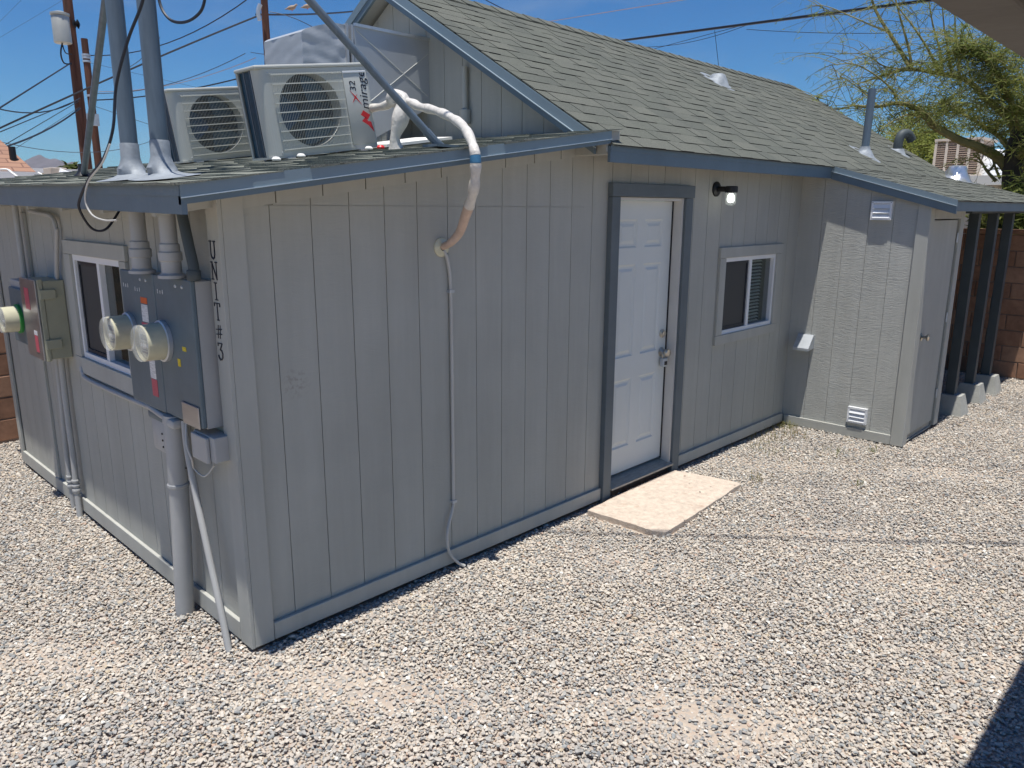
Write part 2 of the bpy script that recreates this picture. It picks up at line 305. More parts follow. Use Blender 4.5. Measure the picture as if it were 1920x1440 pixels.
MAT['stone'] = random_mat('gravel_stone', [(0.0, (0.485, 0.426, 0.361)), (0.13, (0.446, 0.411, 0.362)), (0.25, (0.558, 0.503, 0.429)), (0.40, (0.368, 0.355, 0.331)), (0.52, (0.487, 0.452, 0.398)),
    (0.63, (0.297, 0.305, 0.298)), (0.73, (0.537, 0.482, 0.410)), (0.82, (0.415, 0.367, 0.323)), (0.90, (0.227, 0.233, 0.234)), (0.945, (0.438, 0.322, 0.251)), (0.96, (0.653, 0.634, 0.581)), (0.985, (0.481, 0.405, 0.296))], nscale=55, slow=0.9)
MAT['block'] = random_mat('slump_block', [(0.0, (0.25, 0.135, 0.085)), (0.5, (0.30, 0.165, 0.105)), (1.0, (0.34, 0.20, 0.13))], nscale=9, bump=0.9, interp='LINEAR')

def ground_mat():
    m, nt, b = nodes('pebbly_ground'); b.inputs['Roughness'].default_value = 0.95; b.inputs['Specular IOR Level'].default_value = 0.15
    v = N(nt, 'ShaderNodeTexVoronoi', Scale=48.0); L(nt, pos(nt), v.inputs['Vector'])
    s = N(nt, 'ShaderNodeSeparateColor'); L(nt, v.outputs['Color'], s.inputs[0])
    r = ramp(nt, [(0.0, (0.42, 0.33, 0.26)), (0.3, (0.34, 0.29, 0.25)), (0.5, (0.46, 0.38, 0.30)), (0.7, (0.26, 0.255, 0.25)), (0.85, (0.40, 0.33, 0.27))], 'CONSTANT'); L(nt, s.outputs[0], r.inputs['Fac'])
    n = N(nt, 'ShaderNodeTexNoise', Scale=1.1, Detail=7.0, Roughness=0.7); L(nt, pos(nt), n.inputs['Vector'])
    sand = N(nt, 'ShaderNodeMix', data_type='RGBA'); sand.inputs['B'].default_value = (0.47, 0.40, 0.325, 1)
    nr = ramp(nt, [(0.42, (0.1, 0.1, 0.1)), (0.65, (0.7, 0.7, 0.7))]); L(nt, n.outputs['Fac'], nr.inputs['Fac']); L(nt, nr.outputs[0], sand.inputs['Factor']); L(nt, r.outputs[0], sand.inputs['A'])
    L(nt, sand.outputs['Result'], b.inputs['Base Color'])
    bp = N(nt, 'ShaderNodeBump', Strength=0.8, Distance=0.008, invert=True); L(nt, v.outputs['Distance'], bp.inputs['Height']); L(nt, bp.outputs[0], b.inputs['Normal']); return m
MAT['ground'] = ground_mat()
def leaf_mat(name, c1, c2):
    m, nt, b = nodes(name); b.inputs['Roughness'].default_value = 0.7; b.inputs['Specular IOR Level'].default_value = 0.2
    n = N(nt, 'ShaderNodeTexNoise', Scale=1.8, Detail=5.0); L(nt, pos(nt), n.inputs['Vector'])
    r = ramp(nt, [(0.35, c1), (0.65, c2)]); L(nt, n.outputs['Fac'], r.inputs['Fac']); L(nt, r.outputs[0], b.inputs['Base Color'])
    t = N(nt, 'ShaderNodeBsdfTranslucent'); L(nt, r.outputs[0], t.inputs['Color'])
    mx = N(nt, 'ShaderNodeMixShader'); mx.inputs[0].default_value = 0.5; L(nt, b.outputs[0], mx.inputs[1]); L(nt, t.outputs[0], mx.inputs[2])
    L(nt, mx.outputs[0], nt.nodes['Material Output'].inputs['Surface']); return m
MAT['leaf'] = leaf_mat('palo_verde_leaf', (0.15, 0.19, 0.045), (0.27, 0.29, 0.075))
MAT['leaf2'] = leaf_mat('light_leaf', (0.19, 0.23, 0.05), (0.30, 0.31, 0.08))
MAT['palm'] = leaf_mat('palm_leaf', (0.07, 0.10, 0.03), (0.14, 0.15, 0.05))
MAT['grass'] = leaf_mat('dry_grass', (0.28, 0.23, 0.10), (0.20, 0.22, 0.07))
def roof_tile_mat():
    m, nt, b = nodes('orange_shingle_roof'); b.inputs['Roughness'].default_value = 0.9
    br = N(nt, 'ShaderNodeTexBrick', Scale=1.0); br.inputs['Color1'].default_value = (0.36, 0.20, 0.13, 1); br.inputs['Color2'].default_value = (0.30, 0.165, 0.11, 1); br.inputs['Mortar'].default_value = (0.19, 0.10, 0.07, 1)
    br.inputs['Brick Width'].default_value = 0.33; br.inputs['Row Height'].default_value = 0.13; br.inputs['Mortar Size'].default_value = 0.012
    g = N(nt, 'ShaderNodeNewGeometry'); sp = N(nt, 'ShaderNodeSeparateXYZ'); L(nt, g.outputs['Position'], sp.inputs[0])
    mz = N(nt, 'ShaderNodeMath', operation='MULTIPLY'); L(nt, sp.outputs['Z'], mz.inputs[0]); mz.inputs[1].default_value = 1.9
    cb = N(nt, 'ShaderNodeCombineXYZ'); L(nt, sp.outputs['X'], cb.inputs[0]); L(nt, mz.outputs[0], cb.inputs[1]); L(nt, cb.outputs[0], br.inputs['Vector'])
    L(nt, br.outputs['Color'], b.inputs['Base Color']); return m
MAT['tileroof'] = roof_tile_mat()

# ================================================================== GROUND
MB().add([(-3000, -3000, -.02), (7000, -3000, -.02), (7000, 9000, -.02), (-3000, 9000, -.02)], [(0, 1, 2, 3)]).build('ground', MAT['ground'], kind='structure')

# ================================================================== HOUSE
house = thing('house', (0, 0, 0), 'small grey board-sided house with green-grey shingled gable roof and lean-to addition', 'house')
GR = 0.21
PITCH = 0.587; EY, EZ = -0.29, 2.475; RY, RZ = 1.95, 2.475 + 0.587 * 2.24
def leanz(x, y=0.0): return 2.178 + 0.143 * (x + 0.28) + 0.013 * (y + 0.29)
def mainz(y): return EZ + PITCH * (y - EY)
def extz(y): return EZ + 0.285 * (y - EY)

def boards(parent, axis, depth0, depth1, u0, u1, g0, zb, ztop, openings, gap=0.0045, spacing=GR, mat='siding'):
    edges = [u0] + [g for g in (g0 + spacing * k for k in range(-40, 60)) if u0 + 0.03 < g < u1 - 0.03] + [u1]
    for i, (a, b) in enumerate(zip(edges, edges[1:])):
        a2 = a + (gap / 2 if i else 0); b2 = b - (gap / 2 if i < len(edges) - 2 else 0)
        cuts = sorted({a2, b2} | {q for o in openings for q in o[:2] if a2 < q < b2})
        pieces = []
        for c, d in zip(cuts, cuts[1:]):
            spans = [(zb, None)]; mid = (c + d) / 2
            for o in openings:
                if o[0] < mid < o[1]: spans = [(zb, o[2]), (o[3], None)]
            for z0, z1 in spans:
                tc, td = (ztop(c), ztop(d)) if z1 is None else (z1, z1)
                if tc <= z0 or td <= z0: continue
                mb = MB(); pieces.append(mb)
                if axis == 'x': mb.hexa([(c, depth0, z0), (d, depth0, z0), (d, depth1, z0), (c, depth1, z0), (c, depth0, tc), (d, depth0, td), (d, depth1, td), (c, depth1, tc)])
                else: mb.hexa([(depth0, c, z0), (depth0, d, z0), (depth1, d, z0), (depth1, c, z0), (depth0, c, tc), (depth0, d, td), (depth1, d, td), (depth1, c, tc)])
        for mb in pieces: mb.build('siding_board', MAT[mat], parent)
def wallslab(mb, axis, d0, d1, u0, u1, zb, ztop, openings, n=1):   # backing wall with rectangular holes
    cuts = sorted({u0, u1} | {q for o in openings for q in o[:2] if u0 < q < u1})
    for c, d in zip(cuts, cuts[1:]):
        mid = (c + d) / 2; spans = [(zb, None)]
        for o in openings:
            if o[0] < mid < o[1]: spans = [(zb, o[2]), (o[3], None)]
        for z0, z1 in spans:
            tc, td = (ztop(c), ztop(d)) if z1 is None else (z1, z1)
            if axis == 'x': mb.hexa([(c, d0, z0), (d, d0, z0), (d, d1, z0), (c, d1, z0), (c, d0, tc), (d, d0, td), (d, d1, td), (c, d1, tc)])
            else: mb.hexa([(d0, c, z0), (d0, d, z0), (d1, d, z0), (d1, c, z0), (d0, c, tc), (d0, d, td), (d1, d, td), (d1, c, tc)])
    return mb

DOOR = (2.785, 3.62, 0.0, 2.175); WIN = (4.325, 5.265, 1.045, 1.70); LWIN = (1.20, 2.03, 1.165, 1.81)
def ftop(x): return leanz(x) - 0.06 if x < 2.46 else mainz(0) - 0.10
front = wallslab(MB(), 'x', 0.006, 0.10, 0.0, 5.72, 0.012, lambda x: min(ftop(x), leanz(x) - 0.06) if x < 2.46 else mainz(0) - 0.10, [DOOR, WIN]).build('front_wall', MAT['siding'], house)
# a horizontal panel seam runs along the addition just under the rake
SEAM = 2.105
boards(front, 'x', 0.0, 0.0058, 0.0, 2.45, 0.23, 0.03, lambda x: SEAM - 0.001, [])
def uptop(x): return max(leanz(x) - 0.075, SEAM)
mbs = boards(front, 'x', -0.001, 0.0058, 0.25, 2.45, 0.23, SEAM + 0.001, lambda x: max(leanz(x) - 0.10, SEAM + 0.004), [])
boards(front, 'x', 0.0, 0.0058, 2.45, 5.70, 0.23, 0.03, lambda x: mainz(0) - 0.11, [DOOR, WIN])
# frieze blocks under the front rake
for k in range(10):
    xa = 0.02 + k * 0.243; xb = min(xa + 0.236, 2.42)
    MB().hexa([(xa, -0.012, leanz(xa) - .145), (xb, -0.012, leanz(xb) - .145), (xb, 0.0, leanz(xb) - .145), (xa, 0.0, leanz(xa) - .145),
               (xa, -0.012, leanz(xa) - .06), (xb, -0.012, leanz(xb) - .06), (xb, 0.0, leanz(xb) - .06), (xa, 0.0, leanz(xa) - .06)]).build('frieze_block', MAT['trim'], front)
left = wallslab(MB(), 'y', 0.006, 0.10, 0.101, 3.96, 0.012, lambda y: leanz(0, y) - 0.05, [LWIN]).build('side_wall', MAT['siding'], house)
boards(left, 'y', 0.0, 0.0058, 0.0, 3.96, 0.30, 0.03, lambda y: leanz(0, y) - 0.06, [LWIN])
back = MB().box(0.0, 9.4, 3.86, 3.96, 0.0, 2.1).box(9.30, 9.4, 0.0, 3.86, 0.0, 2.3).build('back_wall', MAT['siding'], house)
# gable end above the lean-to
gw = MB().prism([(0.012, 2.40), (3.85, 2.40), (3.85, mainz(.05) - .1), (1.95, RZ - 0.12), (0.012, mainz(.012) - .1)], 'x', 2.458, 2.55).build('gable_wall', MAT['siding'], house)
def gtop(y): return min(mainz(y), mainz(2 * RY - y)) - 0.11
boards(gw, 'y', 2.45, 2.4578, 0.012, 3.85, 0.157, 2.40, gtop, [], 0.005, 0.2)
# corner and base trim
MB().bbox(-0.02, -0.0005, -0.0202, 0.092, 0.012, leanz(0) - 0.05, .003).build('corner_board', MAT['trim'], house)
MB().bbox(0.0, 0.10, -0.02, -0.0005, 0.014, leanz(0) - 0.055, .003).build('corner_board', MAT['trim'], house)
MB().bbox(0.102, 2.703, -0.024, -0.0005, 0.018, 0.108, .004).build('base_trim', MAT['trim'], house)
MB().bbox(3.732, 5.66, -0.024, -0.0005, 0.018, 0.108, .004).build('base_trim', MAT['trim'], house)
MB().bbox(-0.022, -0.0005, 0.094, 2.38, 0.018, 0.118, .004).build('base_trim', MAT['trim'], house)
MB().bbox(-0.022, -0.0005, 2.384, 3.88, 0.018, 0.118, .004).build('base_trim', MAT['trim'], house)
MB().bbox(-0.02, 0.0, 3.885, 3.96, 0.018, 2.05, .003).build('corner_board', MAT['trim'], house)
MB().bbox(-0.0195, -0.0005, 2.93, 3.03, 0.12, 2.05, .003).build('batten', MAT['trim'], house)
MB().box(0.03, 9.3, 0.06, 3.9, -0.1, 0.011).build('foundation', MAT['dirt'], house)

# door
frame = MB().bbox(2.702, 3.735, -0.046, 0.0, 2.176, 2.265, .004).build('door_casing', MAT['casing'], house)
MB().bbox(2.705, 2.797, -0.042, 0.0, 0.0, 2.174, .004).build('door_casing', MAT['casing'], house)
MB().bbox(3.622, 3.722, -0.042, 0.0, 0.0, 2.174, .004).build('door_casing', MAT['casing'], house)
MB().box(3.603, 3.6215, -0.02, 0.13, 0.085, 2.1725).box(2.786, 2.80, 0.001, 0.13, 0.085, 2.1725).box(2.80, 3.603, -0.01, 0.13, 2.152, 2.1725).build('door_jamb', MAT['jamb'], house)
MB().hexa([(2.799, -0.055, 0.068), (3.6205, -0.055, 0.068), (3.6205, 0.13, 0.068), (2.799, 0.13, 0.068), (2.799, -0.055, 0.082), (3.6205, -0.055, 0.082), (3.6205, 0.13, 0.108), (2.799, 0.13, 0.108)]).build('threshold', MAT['sill'], house)
MB().box(2.80, 3.62, 0.0, 0.13, -0.03, 0.066).build('door_footing', MAT['dirt'], house)
DX0, DX1, DY, DZ0, DZ1 = 2.803, 3.592, 0.062, 0.122, 2.150
def door_slab():
    # front face with six sunk panels: rails and stiles stay at DY, panel fields sit back with a sloping moulding
    m = MB(); cw = (DX1 - DX0)
    pc = [(DX0 + .115, DX0 + .345), (DX1 - .345, DX1 - .115)]
    pr = [(0.32, 0.85), (1.02, 1.70), (1.82, 2.02)]
    xs = [DX0, pc[0][0], pc[0][1], pc[1][0], pc[1][1], DX1]; zs = [DZ0, pr[0][0], pr[0][1], pr[1][0], pr[1][1], pr[2][0], pr[2][1], DZ1]
    for i in range(5):
        for j in range(7):
            if i in (1, 3) and j in (1, 3, 5): continue
            m.add([(xs[i], DY, zs[j]), (xs[i + 1], DY, zs[j]), (xs[i + 1], DY, zs[j + 1]), (xs[i], DY, zs[j + 1])], [(0, 1, 2, 3)])
    m.box(DX0, DX1, DY + .012, DY + .044, DZ0, DZ1)
    m.add([(DX0, DY, DZ0), (DX0, DY + .012, DZ0), (DX0, DY + .012, DZ1), (DX0, DY, DZ1)], [(3, 2, 1, 0)]); m.add([(DX1, DY, DZ0), (DX1, DY + .012, DZ0), (DX1, DY + .012, DZ1), (DX1, DY, DZ1)], [(0, 1, 2, 3)])
    return m, [(a[0], a[1], b[0], b[1]) for a in pc for b in pr]
ds, panels = door_slab(); door = ds.build('door', MAT['doorwhite'], house)
for (a, b, c, d) in panels:
    m = MB(); prev = None
    rings = [(0, 0), (.012, .0085), (.03, .0085), (.05, .001)]
    R = [[(a + q, DY + e, c + q), (b - q, DY + e, c + q), (b - q, DY + e, d - q), (a + q, DY + e, d - q)] for q, e in rings]
    for r0, r1 in zip(R, R[1:]):
        for k in range(4): m.add([r0[k], r0[(k + 1) % 4], r1[(k + 1) % 4], r1[k]], [(0, 1, 2, 3)])
    m.add(R[-1], [(0, 1, 2, 3)]); m.build('door_panel', MAT['doorwhite'], door)
KX = 3.535
MB().lathe([(.033, 0), (.033, .01), (.022, .014), (.022, .026), (0, .028)], (KX, DY, 1.145), (0, -1, 0)).build('deadbolt', MAT['brass'], door, True)
MB().lathe([(.036, 0), (.036, .006), (.018, .012), (.012, .02), (.013, .04), (.027, .048), (.031, .062), (.026, .074), (0, .078)], (KX, DY, 1.0), (0, -1, 0)).build('door_knob', MAT['brass'], door, True)
lk = thing('key_lockbox', (KX, DY - .04, .90), 'small grey key lockbox hanging from the knob of the white door', 'lockbox')
MB().bbox(KX - .028, KX + .028, DY - .05, DY - .012, .885, .955, .006).build('body', MAT['galv'], lk)
MB().tube(smoothpath([(KX - .019, DY - .03, .953), (KX - .02, DY - .03, .99), (KX, DY - .03, 1.022), (KX + .02, DY - .03, .99), (KX + .019, DY - .03, .953)], 5), .004, 8).build('shackle', MAT['brass'], lk, True)
MB().box(KX - .018, KX + .018, DY - .052, DY - .0505, .90, .93).build('keypad', MAT['black'], lk)
MB().box(3.5925, 3.6025, 0.055, 0.12, 0.11, 2.151).build('weather_gap', MAT['void'], door)

# sliding window in the front wall
def window(parent, axis, d, w, div, blinds, lite):
    u0, u1, z0, z1 = w
    def bx(mb, a, b, e0, e1, c, f):
        return mb.box(a, b, d + e0, d + e1, c, f) if axis == 'x' else mb.box(d + e0, d + e1, a, b, c, f)
    fr = MB()
    for q in ((u0, u1, z0, z0 + .035), (u0, u1, z1 - .035, z1), (u0, u0 + .03, z0 + .035, z1 - .035), (u1 - .03, u1, z0 + .035, z1 - .035)): bx(fr, q[0], q[1], -.004, .075, q[2], q[3])
    f = fr.build('window', MAT['vinyl'], parent)
    bx(MB(), div - .022, div + .022, 0.0, .07, z0 + .035, z1 - .035).build('mullion', MAT['vinyl'], f)
    sash = MB(); a, b = (u0 + .03, div - .022) if lite else (div + .022, u1 - .03)
    for q in ((a, b, z0 + .035, z0 + .06), (a, b, z1 - .06, z1 - .035), (a, a + .022, z0 + .06, z1 - .06), (b - .022, b, z0 + .06, z1 - .06)): bx(sash, q[0], q[1], .012, .04, q[2], q[3])
    sash.build('screen_frame', MAT['acdark'], f)
    bx(MB(), a + .022, b - .022, .02, .022, z0 + .06, z1 - .06).build('screen', MAT['mesh_screen'], f)
    c, e = (div + .022, u1 - .03) if lite else (u0 + .03, div - .022)
    bx(MB(), c, e, .030, .034, z0 + .035, z1 - .035).build('pane', MAT['glass'], f)
    if blinds:
        n = int((z1 - z0 - .08) / .030)
        for k in range(n):
            zz = z0 + .045 + k * .030
            if axis == 'x': MB().hexa([(c - .01, d + .052, zz), (e - .11, d + .052, zz), (e - .11, d + .068, zz + .012), (c - .01, d + .068, zz + .012), (c - .01, d + .052, zz + .0015), (e - .11, d + .052, zz + .0015), (e - .11, d + .068, zz + .0135), (c - .01, d + .068, zz + .0135)]).build('blind_slat', MAT['blind'], f)
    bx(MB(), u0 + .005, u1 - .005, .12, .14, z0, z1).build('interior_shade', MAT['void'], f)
    return f
window(house, 'x', 0.0, (4.327, 5.263, 1.047, 1.698), 4.80, True, True)
window(house, 'y', 0.0, (1.202, 2.028, 1.167, 1.808), 1.60, False, False)
for q in ((4.228, 5.375, 1.698, 1.787), (4.228, 5.36, 0.966, 1.048), (4.232, 4.326, 1.05, 1.696), (5.264, 5.36, 1.05, 1.696)):
    MB().bbox(q[0], q[1], -.022, -.0003, q[2], q[3], .003).build('window_casing', MAT['trim'], house)
for q in ((1.10, 2.135, 1.81, 1.893), (1.10, 2.15, 1.062, 1.166), (1.105, 1.20, 1.168, 1.808), (2.03, 2.14, 1.168, 1.808)):
    MB().bbox(-.022, -.0003, q[0], q[1], q[2], q[3], .003).build('window_casing', MAT['trim'], house)

# closet bump-out at the far end
SX0, SX1, SY = 5.70, 6.73, -1.13
sw = MB()
wallslab(sw, 'y', SX0 + .006, SX0 + .10, SY + .10, 0.0, 0.012, lambda y: extz(y) - 0.07, [])
wallslab(sw, 'x', SY + .006, SY + .10, SX0 + .006, SX1, 0.012, lambda x: extz(SY) - 0.07, [(5.86, 6.60, 0.0, 2.02)])
sw.box(SX1 - .1, SX1, SY + .1, 0.0, 0.012, 2.1)
shed = sw.build('closet_wall', MAT['siding'], house)
boards(shed, 'y', SX0, SX0 + .0058, SY + .0, 0.0, -0.22, 0.03, lambda y: extz(y) - 0.08, [], mat='roughsiding')
boards(shed, 'x', SY, SY + .0058, SX0 + .013, SX1, 6.62, 0.03, lambda x: extz(SY) - 0.10, [(5.86, 6.60, 0.0, 2.02)])
MB().bbox(SX0 - .02, SX0 - .0005, SY - .02, SY + .085, 0.0, extz(SY) - .07, .003).build('corner_board', MAT['trim'], house)
MB().bbox(SX0, SX0 + .10, SY - .02, SY - .0005, 0.0, extz(SY) - .07, .003).build('corner_board', MAT['trim'], house)
MB().bbox(SX0 - .022, SX0 - .0005, SY + .087, -.03, 0.0, .09, .004).build('base_trim', MAT['trim'], house)
MB().bbox(6.60, 6.72, SY - .02, SY - .0005, 0.02, 2.09, .003).build('door_casing', MAT['trim'], house)
MB().bbox(5.81, 6.598, SY - .018, SY - .0005, 2.02, 2.10, .003).build('door_casing', MAT['trim'], house)
cdoor = MB().bbox(5.865, 6.592, SY + .004, SY + .04, 0.07, 2.008, .002).build('closet_door', MAT['trim'], house)
MB().lathe([(.032, 0), (.032, .006), (.014, .012), (.013, .035), (.028, .045), (.03, .06), (0, .07)], (5.93, SY + .004, 0.98), (0, -1, 0)).build('door_knob', MAT['brass'], cdoor, True)
for z in (0.3, 1.05, 1.8): MB().lathe([(.008, 0), (.008, .09)], (6.596, SY - .008, z), (0, 0, 1), 8).build('hinge', MAT['galv'], cdoor)
MB().box(5.83, 6.60, SY + .02, SY + .1, 0.0, 0.06).build('closet_sill', MAT['sill'], house)

# ---- roofs
def rake_board(parent, mat, name, p0, p1, h, t_axis, t):   # sloping board between two top points, hanging h below
    p0, p1 = Vector(p0), Vector(p1); tv = Vector(t_axis) * t
    q = [p0 - Vector((0, 0, h)), p1 - Vector((0, 0, h)), p1 - Vector((0, 0, h)) + tv, p0 - Vector((0, 0, h)) + tv, p0, p1, p1 + tv, p0 + tv]
    return MB().hexa(q).build(name, mat, parent)
MX0, MX1 = 2.30, 9.50
rm = MB()
rm.prism([(EY + .02, mainz(EY + .02) - .055), (RY, RZ - .055), (2 * RY - EY - .02, mainz(EY + .02) - .055), (2 * RY - EY - .02, mainz(EY + .02) - .004), (RY, RZ - .004), (EY + .02, mainz(EY + .02) - .004)], 'x', MX0 + .02, MX1)
mroof = rm.build('main_roof', MAT['trim'], house)
er = MB().prism([(-1.335, extz(-1.335) - .05), (EY + .01, extz(EY + .01) - .05), (EY + .01, extz(EY + .01) - .004), (-1.335, extz(-1.335) - .004)], 'x', 5.66, MX1 + .3)
eroof = er.build('porch_extension_roof', MAT['trim'], house)
LX0, LX1, LY0, LY1 = -0.28, 2.45, -0.29, 4.2
lr = MB(); q = []
for dz in (-.06, -.006):
    q += [(LX0 + .02, LY0 + .02, leanz(LX0 + .02, LY0) + dz), (LX1, LY0 + .02, leanz(LX1, LY0) + dz), (LX1, LY1, leanz(LX1, LY1) + dz), (LX0 + .02, LY1, leanz(LX0 + .02, LY1) + dz)]
lroof = lr.hexa(q).build('lean_to_roof', MAT['trim'], house)
MB().box(2.338, 2.448, -.262, -.002, 2.42, 2.50).build('soffit_block', MAT['trim'], mroof)
# fascias, with a metal drip edge over each
rake_board(mroof, MAT['blue'], 'eave_fascia', (2.335, EY, EZ - .012), (5.645, EY, EZ - .012), .092, (0, 1, 0), .02)
rake_board(mroof, MAT['blue'], 'drip_edge', (2.335, EY - .004, EZ - .002), (5.645, EY - .004, EZ - .002), .035, (0, 1, 0), .003)
rake_board(mroof, MAT['blue'], 'rake_fascia', (2.30, EY + .10, mainz(EY + .10) - .008), (2.30, RY, RZ - .008), .105, (1, 0, 0), .022)
rake_board(mroof, MAT['drip'], 'drip_edge', (2.294, EY + .08, mainz(EY + .08) + .004), (2.294, RY, RZ + .004), .066, (1, 0, 0), .005)
rake_board(mroof, MAT['blue'], 'rake_fascia', (2.30, 2 * RY - EY, EZ - .008), (2.30, RY + .001, RZ - .008), .105, (1, 0, 0), .022)
rake_board(mroof, MAT['drip'], 'drip_edge', (2.294, 2 * RY - EY, EZ + .004), (2.294, RY + .001, RZ + .004), .066, (1, 0, 0), .005)
rake_board(mroof, MAT['blue'], 'rake_fascia', (MX1, EY, EZ - .008), (MX1, RY, RZ - .008), .11, (-1, 0, 0), .022)
rake_board(eroof, MAT['blue'], 'rake_fascia', (5.645, EY, EZ - .01), (5.645, -1.345, extz(-1.345) - .01), .10, (1, 0, 0), .022)
rake_board(eroof, MAT['drip'], 'drip_edge', (5.640, EY - .002, EZ + .006), (5.640, -1.350, extz(-1.350) + .006), .046, (1, 0, 0), .004)
rake_board(eroof, MAT['blue'], 'eave_fascia', (5.668, -1.345, extz(-1.345) - .01), (MX1 + .3, -1.345, extz(-1.345) - .01), .078, (0, 1, 0), .022)
rake_board(eroof, MAT['darkblue'], 'post_beam', (6.74, -1.20, 2.115), (MX1 + .2, -1.20, 2.115), .05, (0, 1, 0), .14)
rake_board(eroof, MAT['kick'], 'drip_kick', (5.632, EY - .002, EZ - .041), (5.632, -1.350, extz(-1.350) - .041), .005, (1, 0, 0), .010)
rake_board(mroof, MAT['kick'], 'drip_kick', (2.286, EY + .08, mainz(EY + .08) - .064), (2.286, RY, RZ - .064), .006, (1, 0, 0), .010)
def lz(x, y): return leanz(x, y)
rake_board(lroof, MAT['blue'], 'rake_fascia', (LX0, LY0, lz(LX0, LY0) - .012), (2.335, LY0, lz(2.335, LY0) - .012), .062, (0, 1, 0), .022)
rake_board(lroof, MAT['drip'], 'drip_edge', (LX0 - .002, LY0 - .006, lz(LX0, LY0) + .002), (2.335, LY0 - .006, lz(2.335, LY0) + .002), .050, (0, 1, 0), .005)
rake_board(lroof, MAT['kick'], 'drip_kick', (LX0 - .002, LY0 - .013, lz(LX0, LY0) - .047), (2.335, LY0 - .013, lz(2.335, LY0) - .047), .004, (0, 1, 0), .012)
rake_board(lroof, MAT['blue'], 'eave_fascia', (LX0, LY0 + .001, lz(LX0, LY0) - .012), (LX0, LY1, lz(LX0, LY1) - .012), .098, (1, 0, 0), .022)
rake_board(lroof, MAT['blue'], 'drip_edge', (LX0 - .005, LY0, lz(LX0, LY0) + .002), (LX0 - .005, LY1, lz(LX0, LY1) + .002), .045, (1, 0, 0), .004)
for k in range(7):
    yy = 0.02 + k * 0.6
    MB().hexa([(LX0 + .023, yy, leanz(LX0, yy) - .125), (0.0, yy, leanz(0, yy) - .125), (0.0, yy + .04, leanz(0, yy) - .125), (LX0 + .023, yy + .04, leanz(LX0, yy) - .125),
               (LX0 + .023, yy, leanz(LX0, yy) - .062), (0.0, yy, leanz(0, yy) - .062), (0.0, yy + .04, leanz(0, yy) - .062), (LX0 + .023, yy + .04, leanz(LX0, yy) - .062)]).build('rafter_tail', MAT['trim'], lroof)

# ---- shingles: one piece per tab, the largest in view as single objects
def shingle_list(O, U, V, lu, lv, expo, wavy=0.0, over=0.012):
    O, U, V = Vector(O), Vector(U).normalized(), Vector(V).normalized(); Nn = U.cross(V).normalized()
    if Nn.z < 0: Nn = -Nn
    out = []; rows = int(math.ceil(lv / expo))
    for r in range(rows):
        v0 = r * expo - over; v1 = min(v0 + expo + .02, lv)
        if v1 - v0 < .03: continue
        u = -random.random() * .28
        hi = random.random() < .5
        while u < lu:
            w = random.choice((.13, .18, .23, .28, .33)) * random.uniform(.9, 1.1); a, b = max(u, 0), min(u + w - .003, lu); u += w
            if b - a < .03: continue
            hi = not hi; t = (.0085 if hi else .0052) + random.uniform(-.0006, .0006)
            e0, e1 = [random.uniform(0, wavy) for _ in range(2)]
            dv = random.uniform(-.0012, .0012)
            P = lambda uu, vv, n: O + U * uu + V * vv + Nn * n
            base = [P(a, v0 + dv, -.001), P(b, v0 + dv, -.001), P(b, v1, -.001), P(a, v1, -.001)]
            top = [P(a, v0 + dv, t + e0), P(b, v0 + dv, t + e1), P(b, v1, .002 + .002 * hi), P(a, v1, .002 + .002 * hi)]
            out.append((base + top, (P(a, v0, 0) + P(b, v1, 0)) / 2, (b - a) * (v1 - v0)))
    return out
SH = []
for p in shingle_list((MX0 + .008, EY - .012, EZ + .0), (1, 0, 0), (0, 1, PITCH), MX1 - MX0 + .02, 2.62, .145): SH.append((p, mroof))
for p in shingle_list((5.65, -1.352, extz(-1.352)), (1, 0, 0), (0, 1, .285), MX1 + .3 - 5.65, 1.085, .145): SH.append((p, eroof))
def score(q):
    d = q[1] - Vector(CAM); x, y, w = proj([q[1]])
    vis = -60 < x[0] < 1980 and -40 < y[0] < 1480
    return (q[2] / d.length ** 3) if vis else 0
SH.sort(key=lambda s: -score(s[0]))
for p, par in SH[:298]:
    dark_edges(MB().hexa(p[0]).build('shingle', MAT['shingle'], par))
for par in (mroof, eroof):
    m = MB(); tn = []
    for p, q in SH[298:]:
        if q is par: m.hexa(p[0]); tn += [random.random()] * 6
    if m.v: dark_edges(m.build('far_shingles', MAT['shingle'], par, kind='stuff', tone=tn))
m = MB(); tn = []
for p in shingle_list((MX0, 2 * RY - EY, EZ), (1, 0, 0), (0, -1, PITCH), MX1 - MX0, 2.60, .145): m.hexa(p[0]); tn += [random.random()] * 6
m.build('rear_shingles', MAT['shingle'], mroof, kind='stuff', tone=tn)
m = MB(); tn = []
lv = math.hypot(LX1 - LX0, .143 * (LX1 - LX0))
for p in shingle_list((LX0 - .012, LY1, leanz(LX0 - .012, LY1)), (0, LY0 - LY1 - .012, -.013 * (LY1 - LY0)), (1, 0, .143), LY1 - LY0 + .014, lv, .145, wavy=.006): m.hexa(p[0]); tn += [random.random()] * 6
m.build('weathered_shingles', MAT['oldshingle'], lroof, kind='stuff', tone=tn)
u = MX0
